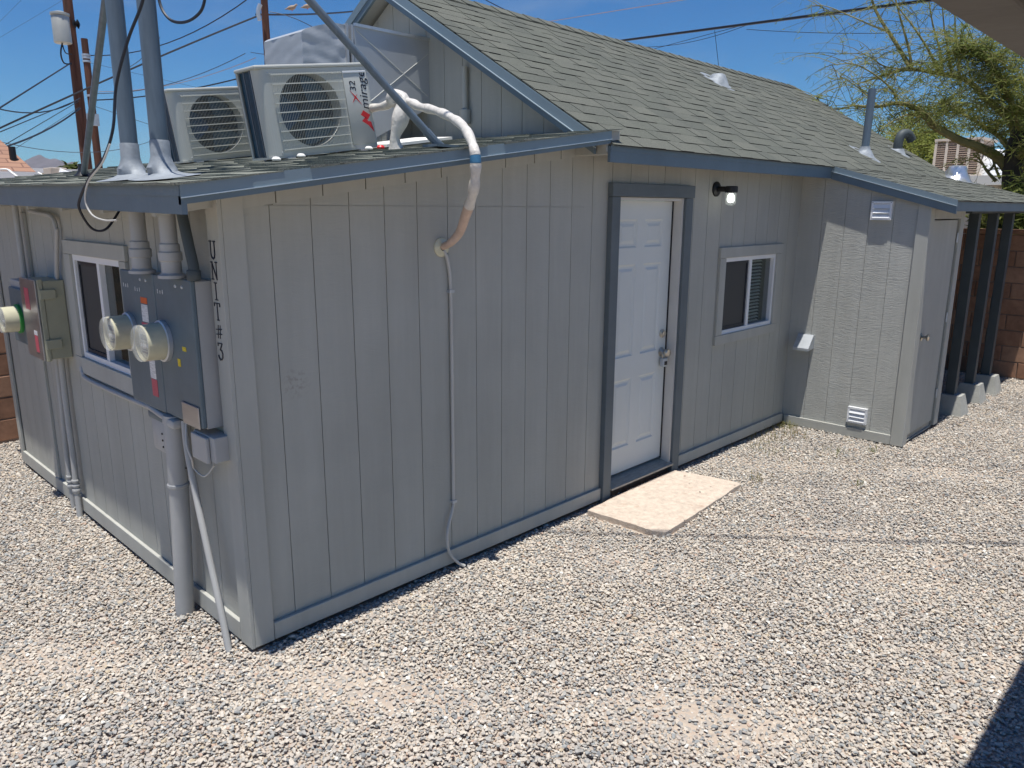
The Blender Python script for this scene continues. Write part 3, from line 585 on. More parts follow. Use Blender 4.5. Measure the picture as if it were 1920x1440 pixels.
while u < MX1 - .05:
    b = min(u + .2, MX1)
    q = []
    for s, h0, h1 in ((-1, .006, .016), (1, .006, .016)):
        pass
    mb = MB(); w = .13
    for s in (-1, 1):
        A = [Vector((u, RY, RZ + .004)), Vector((b + .02, RY, RZ + .010)), Vector((b + .02, RY + s * w, RZ - PITCH * w + .010)), Vector((u, RY + s * w, RZ - PITCH * w + .006))]
        up = Vector((0, s * .5, 1)).normalized()
        B = [p + up * t for p, t in zip(A, (.018, .006, .006, .018))]
        if s < 0: A = A[::-1]; B = B[::-1]
        mb.hexa(A + B)
    mb.build('ridge_shingle', MAT['shingle'], mroof); u = b

# posts of the extension with precast piers
for px_, py_ in ((7.36, -1.08), (8.09, -1.08), (8.74, -1.09)):
    MB().bbox(px_ - .046, px_ + .046, py_ - .046, py_ + .046, .195, 2.063, .004).build('post', MAT['darkblue'], house)
    b, t, h = .145, .095, .20; cx_, cy_ = px_, py_ - .02
    MB().hexa([(cx_ - b, cy_ - b, -.02), (cx_ + b, cy_ - b, -.02), (cx_ + b, cy_ + b, -.02), (cx_ - b, cy_ + b, -.02), (cx_ - t, cy_ - t, h), (cx_ + t, cy_ - t, h), (cx_ + t, cy_ + t, h), (cx_ - t, cy_ + t, h)]).build('pier_block', MAT['pier'], house)

# ---- lettering on the corner board (reads UNIT#3 downwards), each letter a part
def letter(ch, yc, zc, w, h):
    st = {'U': [[(-.4, .5), (-.4, -.25), (-.3, -.43), (0, -.5), (.22, -.43), (.32, -.25), (.32, .5)], [(-.62, .5), (-.18, .5)], [(.12, .5), (.5, .5)]],
          'N': [[(-.4, -.5), (-.4, .5)], [(-.4, .5), (.4, -.5)], [(.4, -.5), (.4, .5)], [(-.6, .5), (-.3, .5)], [(-.6, -.5), (-.2, -.5)], [(.2, .5), (.6, .5)]],
          'I': [[(0, -.5), (0, .5)], [(-.25, .5), (.25, .5)], [(-.25, -.5), (.25, -.5)]],
          'T': [[(0, -.5), (0, .5)], [(-.5, .5), (.5, .5)], [(-.5, .5), (-.5, .34)], [(.5, .5), (.5, .34)], [(-.2, -.5), (.2, -.5)]],
          '#': [[(-.2, -.42), (-.08, .42)], [(.12, -.42), (.24, .42)], [(-.45, .13), (.48, .19)], [(-.48, -.19), (.45, -.13)]],
          '3': [[(-.4, .36), (-.4, .5), (.38, .5), (-.02, .12)], [(-.02, .12), (.25, .06), (.38, -.12), (.35, -.33), (.15, -.47), (-.12, -.5), (-.35, -.40), (-.42, -.26)]]}[ch]
    m = MB(); x1, x0 = -.0203, -.0222
    for k, line in enumerate(st):
        for (a, b) in zip(line, line[1:]):
            p = Vector((a[0] * w, a[1] * h)); q = Vector((b[0] * w, b[1] * h)); d = (q - p).normalized()
            thin = abs(d.y) < .25 and ch != '#'
            r = .0022 if thin else .0036
            if ch == 'N' and k in (0, 2): r = .0024
            if ch == '#': r = .0022
            n = Vector((-d.y, d.x)) * r; p = p - d * r * .7; q = q + d * r * .7
            pts = [p + n, q + n, q - n, p - n]     # u runs to the right as seen from -X, that is towards -Y
            x0 -= .00013
            m.hexa([(x1, yc - t.x, zc + t.y) for t in pts] + [(x0, yc - t.x, zc + t.y) for t in pts])
    return m.build('letter', MAT['ink'], house)
for k, ch in enumerate('UNIT#3'):
    letter(ch, .046 + .001 * k, 1.915 - .0895 * k, .050 if ch != '#' else .056, .074 if ch not in '#' else .068)

# ================================================================== FIXTURES ON THE WALLS
# wall lamp
lamp = thing('wall_lamp', (4.115, 0, 2.14), 'black wall lamp with a lit clear jar beside the white door', 'lamp')
MB().lathe([(.058, 0.0), (.058, .012), (.045, .022), (0, .024)], (4.115, -.0005, 2.25), (0, -1, 0)).build('mount', MAT['black'], lamp, True)
MB().tube([(4.115, -.02, 2.25), (4.115, -.07, 2.25), (4.118, -.10, 2.25)], .022, 12).build('arm', MAT['black'], lamp, True)
MB().lathe([(.045, 0), (.05, -.005), (.05, -.045), (.046, -.05), (0, -.05)], (4.118, -.135, 2.272), (0, 0, 1)).build('socket_cap', MAT['black'], lamp, True)
MB().lathe([(.039, 0), (.041, -.02), (.041, -.07), (.034, -.09), (.018, -.098), (0, -.099)], (4.118, -.135, 2.2215), (0, 0, 1)).build('jar', MAT['lens'], lamp, True)
MB().lathe([(.016, 0), (.024, -.012), (.029, -.03), (.029, -.05), (.022, -.066), (0, -.07)], (4.118, -.135, 2.215), (0, 0, 1)).build('bulb', MAT['bulb'], lamp, True)

# louvre vents and exhaust hood on the closet
def louvre(y0, y1, z0, z1, label):
    t = thing('louvre_vent', (SX0, (y0 + y1) / 2, z0), label, 'vent'); x = SX0 - .001; m = MB(); w = .018
    for q in ((y0, y1, z0, z0 + w), (y0, y1, z1 - w, z1), (y0, y0 + w, z0 + w, z1 - w), (y1 - w, y1, z0 + w, z1 - w)): m.box(x - .03, x, q[0], q[1], q[2], q[3])
    m.build('frame', MAT['vinyl'], t)
    n = 3; h = (z1 - z0 - 2 * w) / n
    for k in range(n):
        za = z0 + w + k * h
        MB().hexa([(x - .036, y0 + w, za), (x - .030, y0 + w, za), (x - .030, y1 - w, za), (x - .036, y1 - w, za), (x - .014, y0 + w, za + h * .98), (x - .008, y0 + w, za + h * .98), (x - .008, y1 - w, za + h * .98), (x - .014, y1 - w, za + h * .98)]).build('slat', MAT['vinyl'], t)
    MB().box(x - .004, x, y0 + w, y1 - w, z0 + w, z1 - w).build('backing', MAT['void'], t)
    for yy in (y0 + .01, y1 - .01):
        for zz in (z0 + .01, z1 - .01): MB().lathe([(.0035, 0), (.003, .002)], (x - .03, yy, zz), (-1, 0, 0), 8).build('screw', MAT['black'], t)
louvre(-.835, -.66, 2.008, 2.168, 'white plastic louvre vent under the roof edge of the closet')
louvre(-.82, -.645, .140, .292, 'white plastic louvre vent low on the closet wall near the gravel')
hd = thing('exhaust_hood', (SX0, -.18, .77), 'bare silver sheet metal exhaust hood on the closet wall', 'vent')
MB().prism([(SX0 - .001, .92), (SX0 - .03, .92), (SX0 - .125, .80), (SX0 - .125, .775), (SX0 - .118, .775), (SX0 - .02, .905), (SX0 - .001, .905)], 'y', -.255, -.105).build('hood', MAT['galv'], hd)
for y in (-.2555, -.1045): MB().prism([(SX0 - .001, .918), (SX0 - .03, .918), (SX0 - .123, .80), (SX0 - .123, .776), (SX0 - .001, .79)], 'y', y - .001, y + .001).build('hood_cheek', MAT['galv'], hd)

# refrigerant line rosette, drain hose
MB().lathe([(.052, 0), (.052, .006), (.044, .013), (.02, .016), (.019, .004), (0, .004)], (1.232, -.0006, 1.888), (0, -1, 0), 28).build('wall_rosette', MAT['metercase'], None, True, label='round cream wall plate where the taped pipe enters the siding', cat='wall plate')
hose = thing('drain_hose', (1.285, -.02, 0), 'pale plastic drain hose clipped down the front siding', 'hose')
MB().tube(smoothpath([(1.238, -.012, 1.872), (1.262, -.016, 1.82), (1.282, -.014, 1.70), (1.287, -.014, 1.40), (1.286, -.014, 0.9), (1.284, -.014, .45), (1.278, -.018, .38), (1.225, -.03, .26), (1.210, -.038, .18), (1.225, -.045, .10), (1.275, -.06, .03), (1.31, -.08, .004)], 7), .0095, 8).build('tube', MAT['hose'], hose, True)
for z in (1.645, .405): MB().box(1.268, 1.302, -.027, -.0005, z - .008, z + .008).build('clip', MAT['galv'], hose)

# taped line set arching over the roof edge
ls = thing('taped_refrigerant_line', (1.24, -.03, 1.89), 'white taped refrigerant pipe arching over the roof edge into the wall', 'pipe')
path = smoothpath([(1.475, .92, 2.70), (1.465, .78, 2.70), (1.463, .65, 2.72), (1.455, .52, 2.70), (1.443, .42, 2.665), (1.40, .25, 2.63), (1.344, .08, 2.588), (1.28, -.10, 2.53), (1.226, -.22, 2.475), (1.165, -.335, 2.39), (1.155, -.36, 2.325), (1.165, -.345, 2.24), (1.185, -.30, 2.149), (1.215, -.22, 2.06), (1.246, -.14, 1.975), (1.242, -.07, 1.915), (1.233, -.01, 1.89)], 6)
def lumps(p, r0): return [r0 * (1 + .10 * math.sin(i * .9 + 1) + random.uniform(-.06, .06)) for i in range(len(p))]
k1, k2, k3 = 58, 61, 75
MB().tube(path[:k1 + 1], lumps(path[:k1 + 1], .0245), 14).build('white_wrap', MAT['tape'], ls, True)
MB().tube(path[k1:k2 + 1], .028, 14).build('blue_band', MAT['bluetape'], ls, True)
MB().tube(path[k2:k3 + 1], lumps(path[k2:k3 + 1], .0265), 14).build('white_wrap', MAT['tape'], ls, True)
MB().tube(path[k3:], [.028 - .010 * i / (len(path) - k3) for i in range(len(path) - k3)], 12).build('pink_wrap', MAT['pinktape'], ls, True)
bp_ = smoothpath([(1.45, .66, 2.70), (1.43, .63, 2.74), (1.45, .57, 2.72), (1.425, .58, 2.60), (1.40, .60, 2.50), (1.415, .61, 2.425)], 5)
MB().tube(bp_, [.040 + .010 * math.sin(i * .55) + random.uniform(-.002, .002) for i in range(len(bp_))], 14).build('taped_bundle', MAT['tape'], ls, True)

# ---- electrical: two meter boxes side by side
def sticker(parent, mat, x, y0, y1, z0, z1): return MB().box(x - .0012, x, y0, y1, z0, z1).build('sticker', mat, parent)
def meter(y, z, x, label, ring):
    t = thing('electric_meter', (x, y, z - .09), label, 'electric meter')
    MB().lathe([(.099, 0), (.099, .018), (.090, .022), (.090, .001), (0, .001)], (x, y, z), (-1, 0, 0), 30).build('ring', ring, t, True)
    MB().lathe([(.088, .002), (.087, .06), (.086, .104), (.080, .106), (.079, .085), (.0, .085)], (x, y, z), (-1, 0, 0), 30).build('cover', MAT['metercase'], t, True)
    MB().lathe([(.0865, .1045), (.086, .118), (.078, .127), (.06, .131), (0, .133)], (x, y, z), (-1, 0, 0), 30).build('glass_dome', MAT['lens'], t, True)
    MB().lathe([(.072, .0855), (.070, .092), (0, .0925)], (x, y, z), (-1, 0, 0), 28).build('face', MAT['meterface'], t, True)
    MB().box(x - .0945, x - .0926, y - .034, y + .034, z + .014, z + .040).build('display', MAT['black'], t)
    for k, yy in enumerate((-.036, -.012, .012, .036)): MB().lathe([(.0095, 0), (.0095, .0015), (0, .002)], (x - .0926, y + yy, z - .012), (-1, 0, 0), 10).build('dial', MAT['paper'], t)
    MB().box(x - .0945, x - .0926, y - .04, y + .035, z - .048, z - .040).box(x - .0945, x - .0926, y - .03, y + .03, z - .033, z - .029).build('print', MAT['ink'], t)
    return t
def meter_box(y0, y1, z0, z1, d, label):
    t = thing('meter_box', (-d / 2, (y0 + y1) / 2, z0), label, 'meter box')
    MB().bbox(-d + .022, -.002, y0 + .003, y1 - .003, z0, z1, .004).build('body', MAT['pipe'], t)
    c = MB().bbox(-d, -d + .0225, y0, y1, z0 + .006, z1 + .006, .006).build('cover_panel', MAT['boxblue'], t)
    for yy in (y0 + .09, y0 + .16): MB().lathe([(.008, 0), (.006, .004), (0, .005)], (-d, yy, z1 - .03), (-1, 0, 0), 10).build('bolt', MAT['galv'], t)
    return t
b2 = meter_box(.112, .517, 1.105, 1.778, .105, 'blue-grey electric meter box next to the black UNIT lettering')
b1 = meter_box(.523, .95, 1.10, 1.780, .105, 'blue-grey electric meter box with white and red stickers beside the window')
MB().bbox(-.113, -.1055, .13, .31, 1.105, 1.21, .004).build('loose_flap', MAT['platemetal'], b2)
for q in ((MAT['yellow'], .215, .255, 1.455, 1.475), (MAT['yellow'], .29, .32, 1.375, 1.41)): sticker(b2, q[0], -.1055, *q[1:])
for q in ((MAT['orange'], .62, .70, 1.635, 1.665), (MAT['paper'], .62, .70, 1.545, 1.63), (MAT['pinkred'], .615, .715, 1.49, 1.54), (MAT['paper'], .60, .67, 1.265, 1.36), (MAT['pinkred'], .595, .665, 1.175, 1.262)): sticker(b1, q[0], -.1055, *q[1:])
def glyphs(t, y, z):
    for k in range(3): MB().box(-.1068, -.1056, y - .028 * k - .006, y - .028 * k, z, z + .02 - .004 * (k % 2)).build('stencil_mark', MAT['paper'], t)
glyphs(b2, .48, 1.70); glyphs(b1, .91, 1.70); glyphs(b1, .76, 1.69)
meter(.452, 1.478, -.106, 'round glass electric meter on the box next to the UNIT lettering', MAT['galv'])
meter(.872, 1.474, -.106, 'round glass electric meter on the box with white and red stickers', MAT['galv'])

# third meter with grey socket and beige disconnect farther along the side wall
b3 = thing('disconnect_box', (-.08, 2.45, 1.13), 'beige breaker box with metal cover on the side wall beyond the window', 'breaker box')
MB().bbox(-.125, -.002, 2.268, 2.60, 1.13, 1.635, .006).build('body', MAT['beige'], b3)
MB().bbox(-.155, -.1255, 2.262, 2.31, 1.12, 1.645, .005).build('hinge_rail', MAT['beige'], b3)
for z in (1.20, 1.52): MB().bbox(-.15, -.06, 2.25, 2.262, z, z + .06, .003).build('latch', MAT['beige'], b3)
MB().bbox(-.168, -.1560, 2.275, 2.62, 1.125, 1.64, .003).build('cover_plate', MAT['platemetal'], b3)
sticker(b3, MAT['pinkred'], -.1685, 2.43, 2.53, 1.44, 1.58); sticker(b3, MAT['pinkred'], -.1685, 2.35, 2.42, 1.17, 1.28); sticker(b3, MAT['paper'], -.1685, 2.35, 2.42, 1.282, 1.31)
b4 = thing('meter_socket', (-.08, 2.85, 1.2), 'grey meter socket box at the far end of the side wall', 'meter box')
MB().bbox(-.13, -.002, 2.66, 3.02, 1.16, 1.60, .006).build('body', MAT['pipe'], b4)
MB().bbox(-.15, -.1305, 2.67, 3.01, 1.17, 1.55, .008).build('cover_panel', MAT['boxblue'], b4)
meter(2.80, 1.345, -.1515, 'round glass electric meter with a green ring at the far end of the side wall', MAT['green'])

# service masts and conduits
def mast(y, label, zt):
    t = thing('service_mast', (-.12, y, 1.79), label, 'mast')
    zr = leanz(-.12, y)
    MB().tube([(-.12, y, zr + .08), (-.12, y, zt)], .0375, 18).build('pipe', MAT['bluegalv'], t, True)
    MB().tube([(-.12, y, 1.93), (-.12, y, zr + .08)], .0365, 18).build('lower_pipe', MAT['pipe'], t, True)
    MB().lathe([(.046, 1.79), (.046, 1.85), (.041, 1.86), (.041, 1.89), (.047, 1.895), (.047, 1.93), (.038, 1.935)], (-.062, y, 0), (0, 0, 1), 18).build('hub', MAT['pipe'], t, True) if False else \
        MB().lathe([(.06, 1.787), (.06, 1.80), (.043, 1.81), (.043, 1.86), (.050, 1.865), (.050, 1.90), (.043, 1.905), (.043, 1.935), (.037, 1.94)], (-.12, y, 0), (0, 0, 1), 18).build('hub', MAT['pipe'], t, True)
    # soft metal flashing cone lying on the shingles
    n = 22; V = []; F = []
    prof = [(.21, .002), (.155, .006), (.115, .012), (.085, .022), (.062, .040), (.048, .065), (.0415, .09), (.0405, .15), (.0385, .155)]
    for r, h in prof:
        for k in range(n):
            g = 2 * math.pi * k / n; rr = r * (1 + .12 * math.sin(3 * g + y * 9)) if r > .07 else r
            x, yy = -.12 + rr * math.cos(g) * (.62 if r > .07 else 1), y + rr * math.sin(g)
            V.append((x, yy, leanz(x, yy) + h + .01 if r > .07 else zr + h + .01))
    for i in range(len(prof) - 1):
        for k in range(n): F.append((i * n + k, i * n + (k + 1) % n, (i + 1) * n + (k + 1) % n, (i + 1) * n + k))
    MB().add(V, F).build('flashing', MAT['foil'], t, True)
    return t
m2 = mast(.255, 'blue-grey service mast rising above the meter box next to the UNIT lettering', 4.6)
m1 = mast(.60, 'blue-grey service mast rising above the meter box with white and red stickers', 6.6)
br = thing('mast_brace', (1.12, -.12, 2.39), 'slanting blue-grey pipe brace with a flat foot on the front edge of the roof', 'brace')
MB().tube([(1.105, -.115, 2.425), (-.12, .255, 3.66)], .019, 12).build('pipe', MAT['bluegalv'], br, True)
MB().tube([(1.15, -.13, 2.40), (1.105, -.115, 2.425), (1.06, -.10, 2.47)], [.012, .021, .022], 10).box(1.06, 1.21, -.18, -.07, leanz(1.13, -.12) + .013, leanz(1.13, -.12) + .026).build('foot', MAT['bluegalv'], br)
st = thing('mast_strut', (.1, 2.0, 2.26), 'thin grey pipe strut with a black tarred foot beside the service masts', 'brace')
MB().tube([(.105, 2.0, 2.27), (-.115, .62, 3.13)], .017, 10).build('pipe', MAT['bluegalv'], st, True)
MB().lathe([(.055, 0), (.04, .012), (.027, .03), (.022, .07), (0, .075)], (.105, 2.0, leanz(.105, 2.0) + .01), (0, 0, 1), 14).build('tar_boot', MAT['black'], st, True)

def conduit(name, pts, r, mat, label, cat='conduit', rings=(), n=10, k=6):
    t = thing(name, (pts[-1][0], pts[-1][1], min(p[2] for p in pts)), label, cat)
    MB().tube(smoothpath(pts, k) if k else pts, r, n).build('pipe', mat, t, True)
    for p, h, rr in rings: MB().lathe([(rr * .9, 0), (rr, .004), (rr, h - .004), (rr * .9, h)], p, (0, 0, 1), 12).build('coupling', mat, t, True)
    return t
conduit('conduit', [(-.078, .51, 1.10), (-.078, .52, .9), (-.08, .545, .5), (-.085, .57, .2), (-.09, .585, -.02)], .047, MAT['pipe'], 'thick grey conduit running from the meter boxes down into the gravel', rings=(((-.079, .53, .72), .02, .054),), n=16)
conduit('conduit', [(-.07, .40, 1.09), (-.075, .385, .95), (-.076, .33, .72), (-.08, .24, .45), (-.085, .15, .2), (-.088, .085, -.015)], .0165, MAT['pipe'], 'thin grey pipe slanting from the meter boxes to the corner of the wall')
conduit('conduit', [(-.09, .10, 1.79), (-.088, .10, 1.84), (-.088, .125, 1.92), (-.085, .18, 2.08), (-.085, .19, 2.16)], .023, MAT['darkblue'], 'dark bent conduit leaving the top of the meter box next to the lettering', rings=(((-.09, .10, 1.785), .045, .03),))
conduit('conduit', [(-.04, 2.40, 1.13), (-.04, 2.42, .8), (-.04, 2.42, .4), (-.045, 2.42, .2), (-.05, 2.40, -.02)], .02, MAT['pipe'], 'slim grey conduit below the beige breaker box with ribbed couplings, near the window', rings=(((-.045, 2.42, .16), .03, .028), ((-.045, 2.42, .20), .02, .027), ((-.045, 2.42, .235), .02, .026)))
conduit('conduit', [(-.03, 2.53, 1.13), (-.03, 2.56, .8), (-.03, 2.60, .4), (-.03, 2.60, .2), (-.03, 2.60, -.02)], .018, MAT['pipe'], 'slim grey conduit below the beige breaker box with ribbed couplings, away from the window', rings=(((-.03, 2.60, .14), .03, .026), ((-.03, 2.60, .18), .02, .025), ((-.03, 2.60, .215), .02, .024)))
conduit('conduit', [(-.03, 2.30, 1.64), (-.03, 2.26, 1.75), (-.03, 2.18, 1.93), (-.03, 2.18, 1.96), (-.03, 2.24, 2.03), (-.03, 2.5, 2.05), (-.03, 2.7, 2.06)], .014, MAT['pipe'], 'thin grey conduit curving under the eave from the beige breaker box')
conduit('conduit', [(-.06, 2.93, 1.60), (-.06, 2.93, 1.75), (-.06, 2.93, 1.95), (-.06, 2.93, 2.12)], .02, MAT['pipe'], 'straight grey conduit from the meter socket up through the eave')
conduit('conduit', [(-.02, 2.06, 1.10), (-.02, 2.045, 1.065), (-.02, 1.98, 1.035), (-.02, 1.6, 1.03), (-.02, 1.2, 1.035), (-.02, .9, 1.04)], .015, MAT['pipe'], 'thin grey conduit bending along under the side window sill')
jb = thing('junction_box', (-.05, .16, .93), 'small grey junction box under the meter box next to the lettering', 'junction box')
MB().bbox(-.085, -.001, .055, .27, .955, 1.075, .005).build('body', MAT['pipe'], jb)
MB().bbox(-.105, -.0855, .10, .26, .945, 1.07, .006).build('cover_panel', MAT['pipe'], jb)
ub = thing('utility_enclosure', (-.06, .70, .88), 'rounded pale grey utility box hanging under the stickered meter box', 'junction box')
MB().bbox(-.085, -.001, .63, .80, .86, 1.055, .02).build('body', MAT['pipe'], ub, True)
MB().bbox(-.092, -.02, .62, .81, 1.03, 1.075, .012).build('lid', MAT['boxblue'], ub, True)
for k in range(3): MB().lathe([(.006, 0), (.005, .004)], (-.0855, .655, .90 + .035 * k), (-1, 0, 0), 8).build('screw', MAT['black'], ub)
conduit('ground_wire', [(-.03, .60, .99), (-.06, .62, .90), (-.07, .55, .83), (-.05, .48, .82)], .0045, MAT['wirethin'], 'loose thin wire curling under the rounded utility box', 'wire')
conduit('ground_wire', [(-.09, .33, 1.10), (-.11, .30, 1.0), (-.10, .28, .92), (-.07, .34, .86), (-.06, .25, .84), (-.03, .2, .90)], .0045, MAT['hose'], 'loose pale wire looping beside the small junction box', 'wire')
lbp = thing('conduit_fitting', (-.09, .52, 1.06), 'grey elbow fitting at the bottom of the meter boxes', 'fitting')
MB().tube([(-.085, .78, 1.09), (-.09, .64, 1.078), (-.09, .53, 1.072)], .017, 10).build('pipe', MAT['pipe'], lbp, True)
MB().bbox(-.12, -.065, .42, .56, 1.045, 1.09, .014).build('body', MAT['pipe'], lbp, True)

# black drop cable hanging past the masts and looping under the eave
def wire(name, pts, r, mat, label, cat='wire', group=None, n=6, k=8):
    return MB().tube(smoothpath(pts, k), r, n).build(name, mat, None, True, label=label, cat=cat, group=group)
def onx(px, py, x):
    d = ray(px, py); t = (x - CAM[0]) / d[0]; return Vector(CAM + t * d)
wire('drop_cable', [onx(272, -60, -.2), onx(268, 0, -.2), onx(240, 75, -.22), onx(218, 160, -.24), onx(212, 240, -.27), onx(195, 295, -.30), onx(170, 330, -.315), onx(150, 372, -.32), onx(150, 395, -.31), onx(172, 428, -.25), onx(198, 430, -.20), onx(222, 398, -.13), onx(228, 380, -.10)], .0062, MAT['wire'], 'black drop cable hanging past the masts and looping over the eave')
wire('ground_lead', [onx(206, 270, -.29), onx(192, 305, -.31), onx(166, 340, -.325), onx(160, 375, -.33), onx(172, 402, -.32), onx(195, 413, -.30), onx(219, 413, -.28)], .0042, MAT['hose'], 'pale green-tinged wire end curling over the eave fascia')
wire('cable_loop', [onx(292, -40, -.11), onx(301, 10, -.11), onx(318, 36, -.10), onx(342, 42, -.08), onx(366, 32, -.06), onx(382, 8, -.04), onx(388, -50, -.02)], .006, MAT['wire'], 'black cable sagging in a loop beside the service mast')
wire('service_drop', [(-.12, .60, 6.5), (1.2, -.8, 6.05), (3.0, -2.75, 5.7), (5.0, -4.9, 5.5)], .0135, MAT['wire'], 'thick service cable running overhead from the tall mast')

# ================================================================== AIR CONDITIONERS
def text_mesh(body, size, shear=0.0, ext=0.0006):
    c = bpy.data.curves.new('txt', 'FONT'); c.body = body; c.size = size; c.shear = shear; c.extrude = ext; c.align_x = 'LEFT'; c.resolution_u = 3
    o = bpy.data.objects.new('txt', c); col.objects.link(o); dg = bpy.context.evaluated_depsgraph_get(); dg.update()
    me = bpy.data.meshes.new_from_object(o.evaluated_get(dg)); bpy.data.objects.remove(o); bpy.data.curves.remove(c); return me
def put_text(name, body, size, mat, root, x, z, y, shear):
    me = text_mesh(body, size, shear)
    # text runs upwards on the front (-Y) face: local x -> +z, local y -> -x
    for v in me.vertices: a, b, c = v.co; v.co = (x - b, y - c, z + a)
    me.materials.append(mat); o = bpy.data.objects.new(name, me); col.objects.link(o); o.parent = root; return o
def ac_unit(loc, tilt, label):
    W, H, D = .75, .50, .235
    t = thing('air_conditioner', loc, label, 'air conditioner', None); t.rotation_euler = (0, -tilt, 0)
    cxf, czf, R = .315, .25, .205
    # casing: front face with a round opening, rounded front-left edge, sides and back
    m = MB(); x0, x1, z0, z1 = .055, W, .012, H - .022
    n = 48; circ = [(cxf + R * math.cos(2 * math.pi * k / n), czf + R * math.sin(2 * math.pi * k / n)) for k in range(n)]
    def edge(a):
        c, s = math.cos(a), math.sin(a); q = []
        if c > 1e-6: q.append((x1 - cxf) / c)
        if c < -1e-6: q.append((x0 - cxf) / c)
        if s > 1e-6: q.append((z1 - czf) / s)
        if s < -1e-6: q.append((z0 - czf) / s)
        r = min(q); return (cxf + r * c, czf + r * s)
    angs = sorted([2 * math.pi * k / n for k in range(n)] + [math.atan2(zz - czf, xx - cxf) % (2 * math.pi) for xx in (x0, x1) for zz in (z0, z1)])
    inn = [(cxf + R * math.cos(a), czf + R * math.sin(a)) for a in angs]; outr = [edge(a) for a in angs]; k = len(angs)
    m.add([(p[0], 0, p[1]) for p in inn] + [(p[0], 0, p[1]) for p in outr] + [(p[0], .09, p[1]) for p in inn],
          [(i, (i + 1) % k, k + (i + 1) % k, k + i) for i in range(k)] + [(i, 2 * k + i, 2 * k + (i + 1) % k, (i + 1) % k) for i in range(k)])
    arc = [(x0 - .05 * math.sin(a), .05 - .05 * math.cos(a)) for a in [math.pi / 2 * j / 6 for j in range(7)]]
    for p, q in zip(arc, arc[1:]): m.add([(p[0], p[1], z0), (q[0], q[1], z0), (q[0], q[1], z1), (p[0], p[1], z1)], [(0, 1, 2, 3)])
    m.add([(.005, .05, z0), (.005, .062, z0), (.005, .062, z1), (.005, .05, z1)], [(0, 1, 2, 3)])
    m.box(x1 - .002, x1, .001, D, z0, z1).box(.005, .013, D - .02, D, z0, z1).box(.005, W - .002, D - .006, D, z0, z1)
    m.box(.004, W, .002, D, 0, .0118)
    m.build('casing', MAT['acwhite'], t, True, local=True)
    MB().bbox(-.004, W + .004, -.008, D + .004, H - .0215, H, .010).build('top_cover', MAT['acwhite'], t, True, local=True)
    MB().box(.02, .024, .063, D - .021, z0 + .002, z1 - .002).build('coil', MAT['coil'], t, local=True)
    g = MB()
    for q in range(2): g.box(.005, .011, .072 + q * .07, .080 + q * .07, z0, z1)
    g.box(.004, .010, .10, .15, z0, z0 + .004)
    g.build('coil_guard', MAT['bluegalv'], t, local=True)
    # fan well, blades, hub
    MB().lathe([(R + .004, .0905), (R + .004, .16), (0, .165)], (cxf, 0, czf), (0, 1, 0), 36).build('fan_well', MAT['acdark'], t, True, local=True)
    for b in range(3):
        V = []; a0 = b * 2.094 + .4
        for i in range(8):
            for r, yo in ((.045, 0), (.12, 0), (.188, 0)):
                a = a0 + (i / 7) * (1.25 if r > .1 else .9); V.append((cxf + r * math.cos(a), .085 - .045 * i / 7, czf + r * math.sin(a)))
        F = [(i * 3 + j, i * 3 + j + 1, i * 3 + j + 4, i * 3 + j + 3) for i in range(7) for j in range(2)]
        MB().add(V, F).build('fan_blade', MAT['coil'], t, True, local=True)
    MB().lathe([(.045, 0), (.05, .05), (0, .052)], (cxf, .04, czf), (0, 1, 0), 20).build('fan_hub', MAT['acdark'], t, True, local=True)
    # wire grille in front of the fan
    gx0, gx1, gz0, gz1 = .085, .545, .035, H - .045
    g = MB()
    nb = 44
    for i in range(nb):
        x = gx0 + (gx1 - gx0) * i / (nb - 1); g.tube([(x, -.002, gz0), (x, -.016, gz0 + .012), (x, -.016, gz1 - .012), (x, -.002, gz1)], .0010, 4)
    g.build('vertical_wires', MAT['acwire'], t, local=True)
    for i in range(9):
        z = gz0 + .008 + (gz1 - gz0 - .016) * i / 8; MB().box(gx0 - .006, gx1 + .006, -.022, -.0175, z - .0028, z + .0028).build('grille_bar', MAT['acwire'], t, local=True)
    MB().bbox(.565, W - .012, -.007, -.0005, .03, H - .045, .003).build('control_panel', MAT['acwhite'], t, True, local=True)
    MB().bbox(.565, W - .02, -.010, -.0072, H - .058, H - .047, .002).build('panel_lip', MAT['vinyl'], t, local=True)
    ty = -.0078
    put_text('lettering', 'mirage', .083, MAT['ink'], t, .722, .225, ty, .25)
    put_text('lettering', '32', .062, MAT['ink'], t, .645, .335, ty, .15)
    def slash(p, q, w):
        p, q = Vector(p), Vector(q); d = (q - p).normalized(); nn = Vector((-d.y, d.x)) * w
        c = [p, (p + q) / 2 + nn, q, (p + q) / 2 - nn]; return [(a.x, a.y) for a in c]
    MB().prism(slash((.597, .345), (.675, .255), .005), 'y', ty - .0006, ty).prism(slash((.605, .270), (.648, .322), .0045), 'y', ty - .0012, ty - .0007).build('logo', MAT['red'], t, local=True)
    MB().prism([(.652, .200), (.675, .225), (.722, .195), (.700, .168)], 'y', ty - .0006, ty).prism([(.655, .163), (.685, .186), (.7, .160), (.722, .155), (.737, .092), (.700, .135)], 'y', ty - .0006, ty).build('logo', MAT['red'], t, local=True)
    for x in (.09, .6): MB().box(x, x + .05, -.03, D + .02, -.022, -.0005).build('mounting_foot', MAT['galv'], t, local=True)
    for (x, z) in ((.075, .46), (.075, .03), (.58, .022), (.735, .022)): MB().lathe([(.0045, 0), (.003, .003)], (x, -.0005, z), (0, -1, 0), 8).build('screw', MAT['galv'], t, local=True)
    return t
ac_unit((.772, .93, 2.360), .147, 'white outdoor air conditioner unit next to the sagging white taped pipe')
ac_unit((.915, 2.455, 2.400), .140, 'white outdoor air conditioner unit partly hidden behind a service mast')
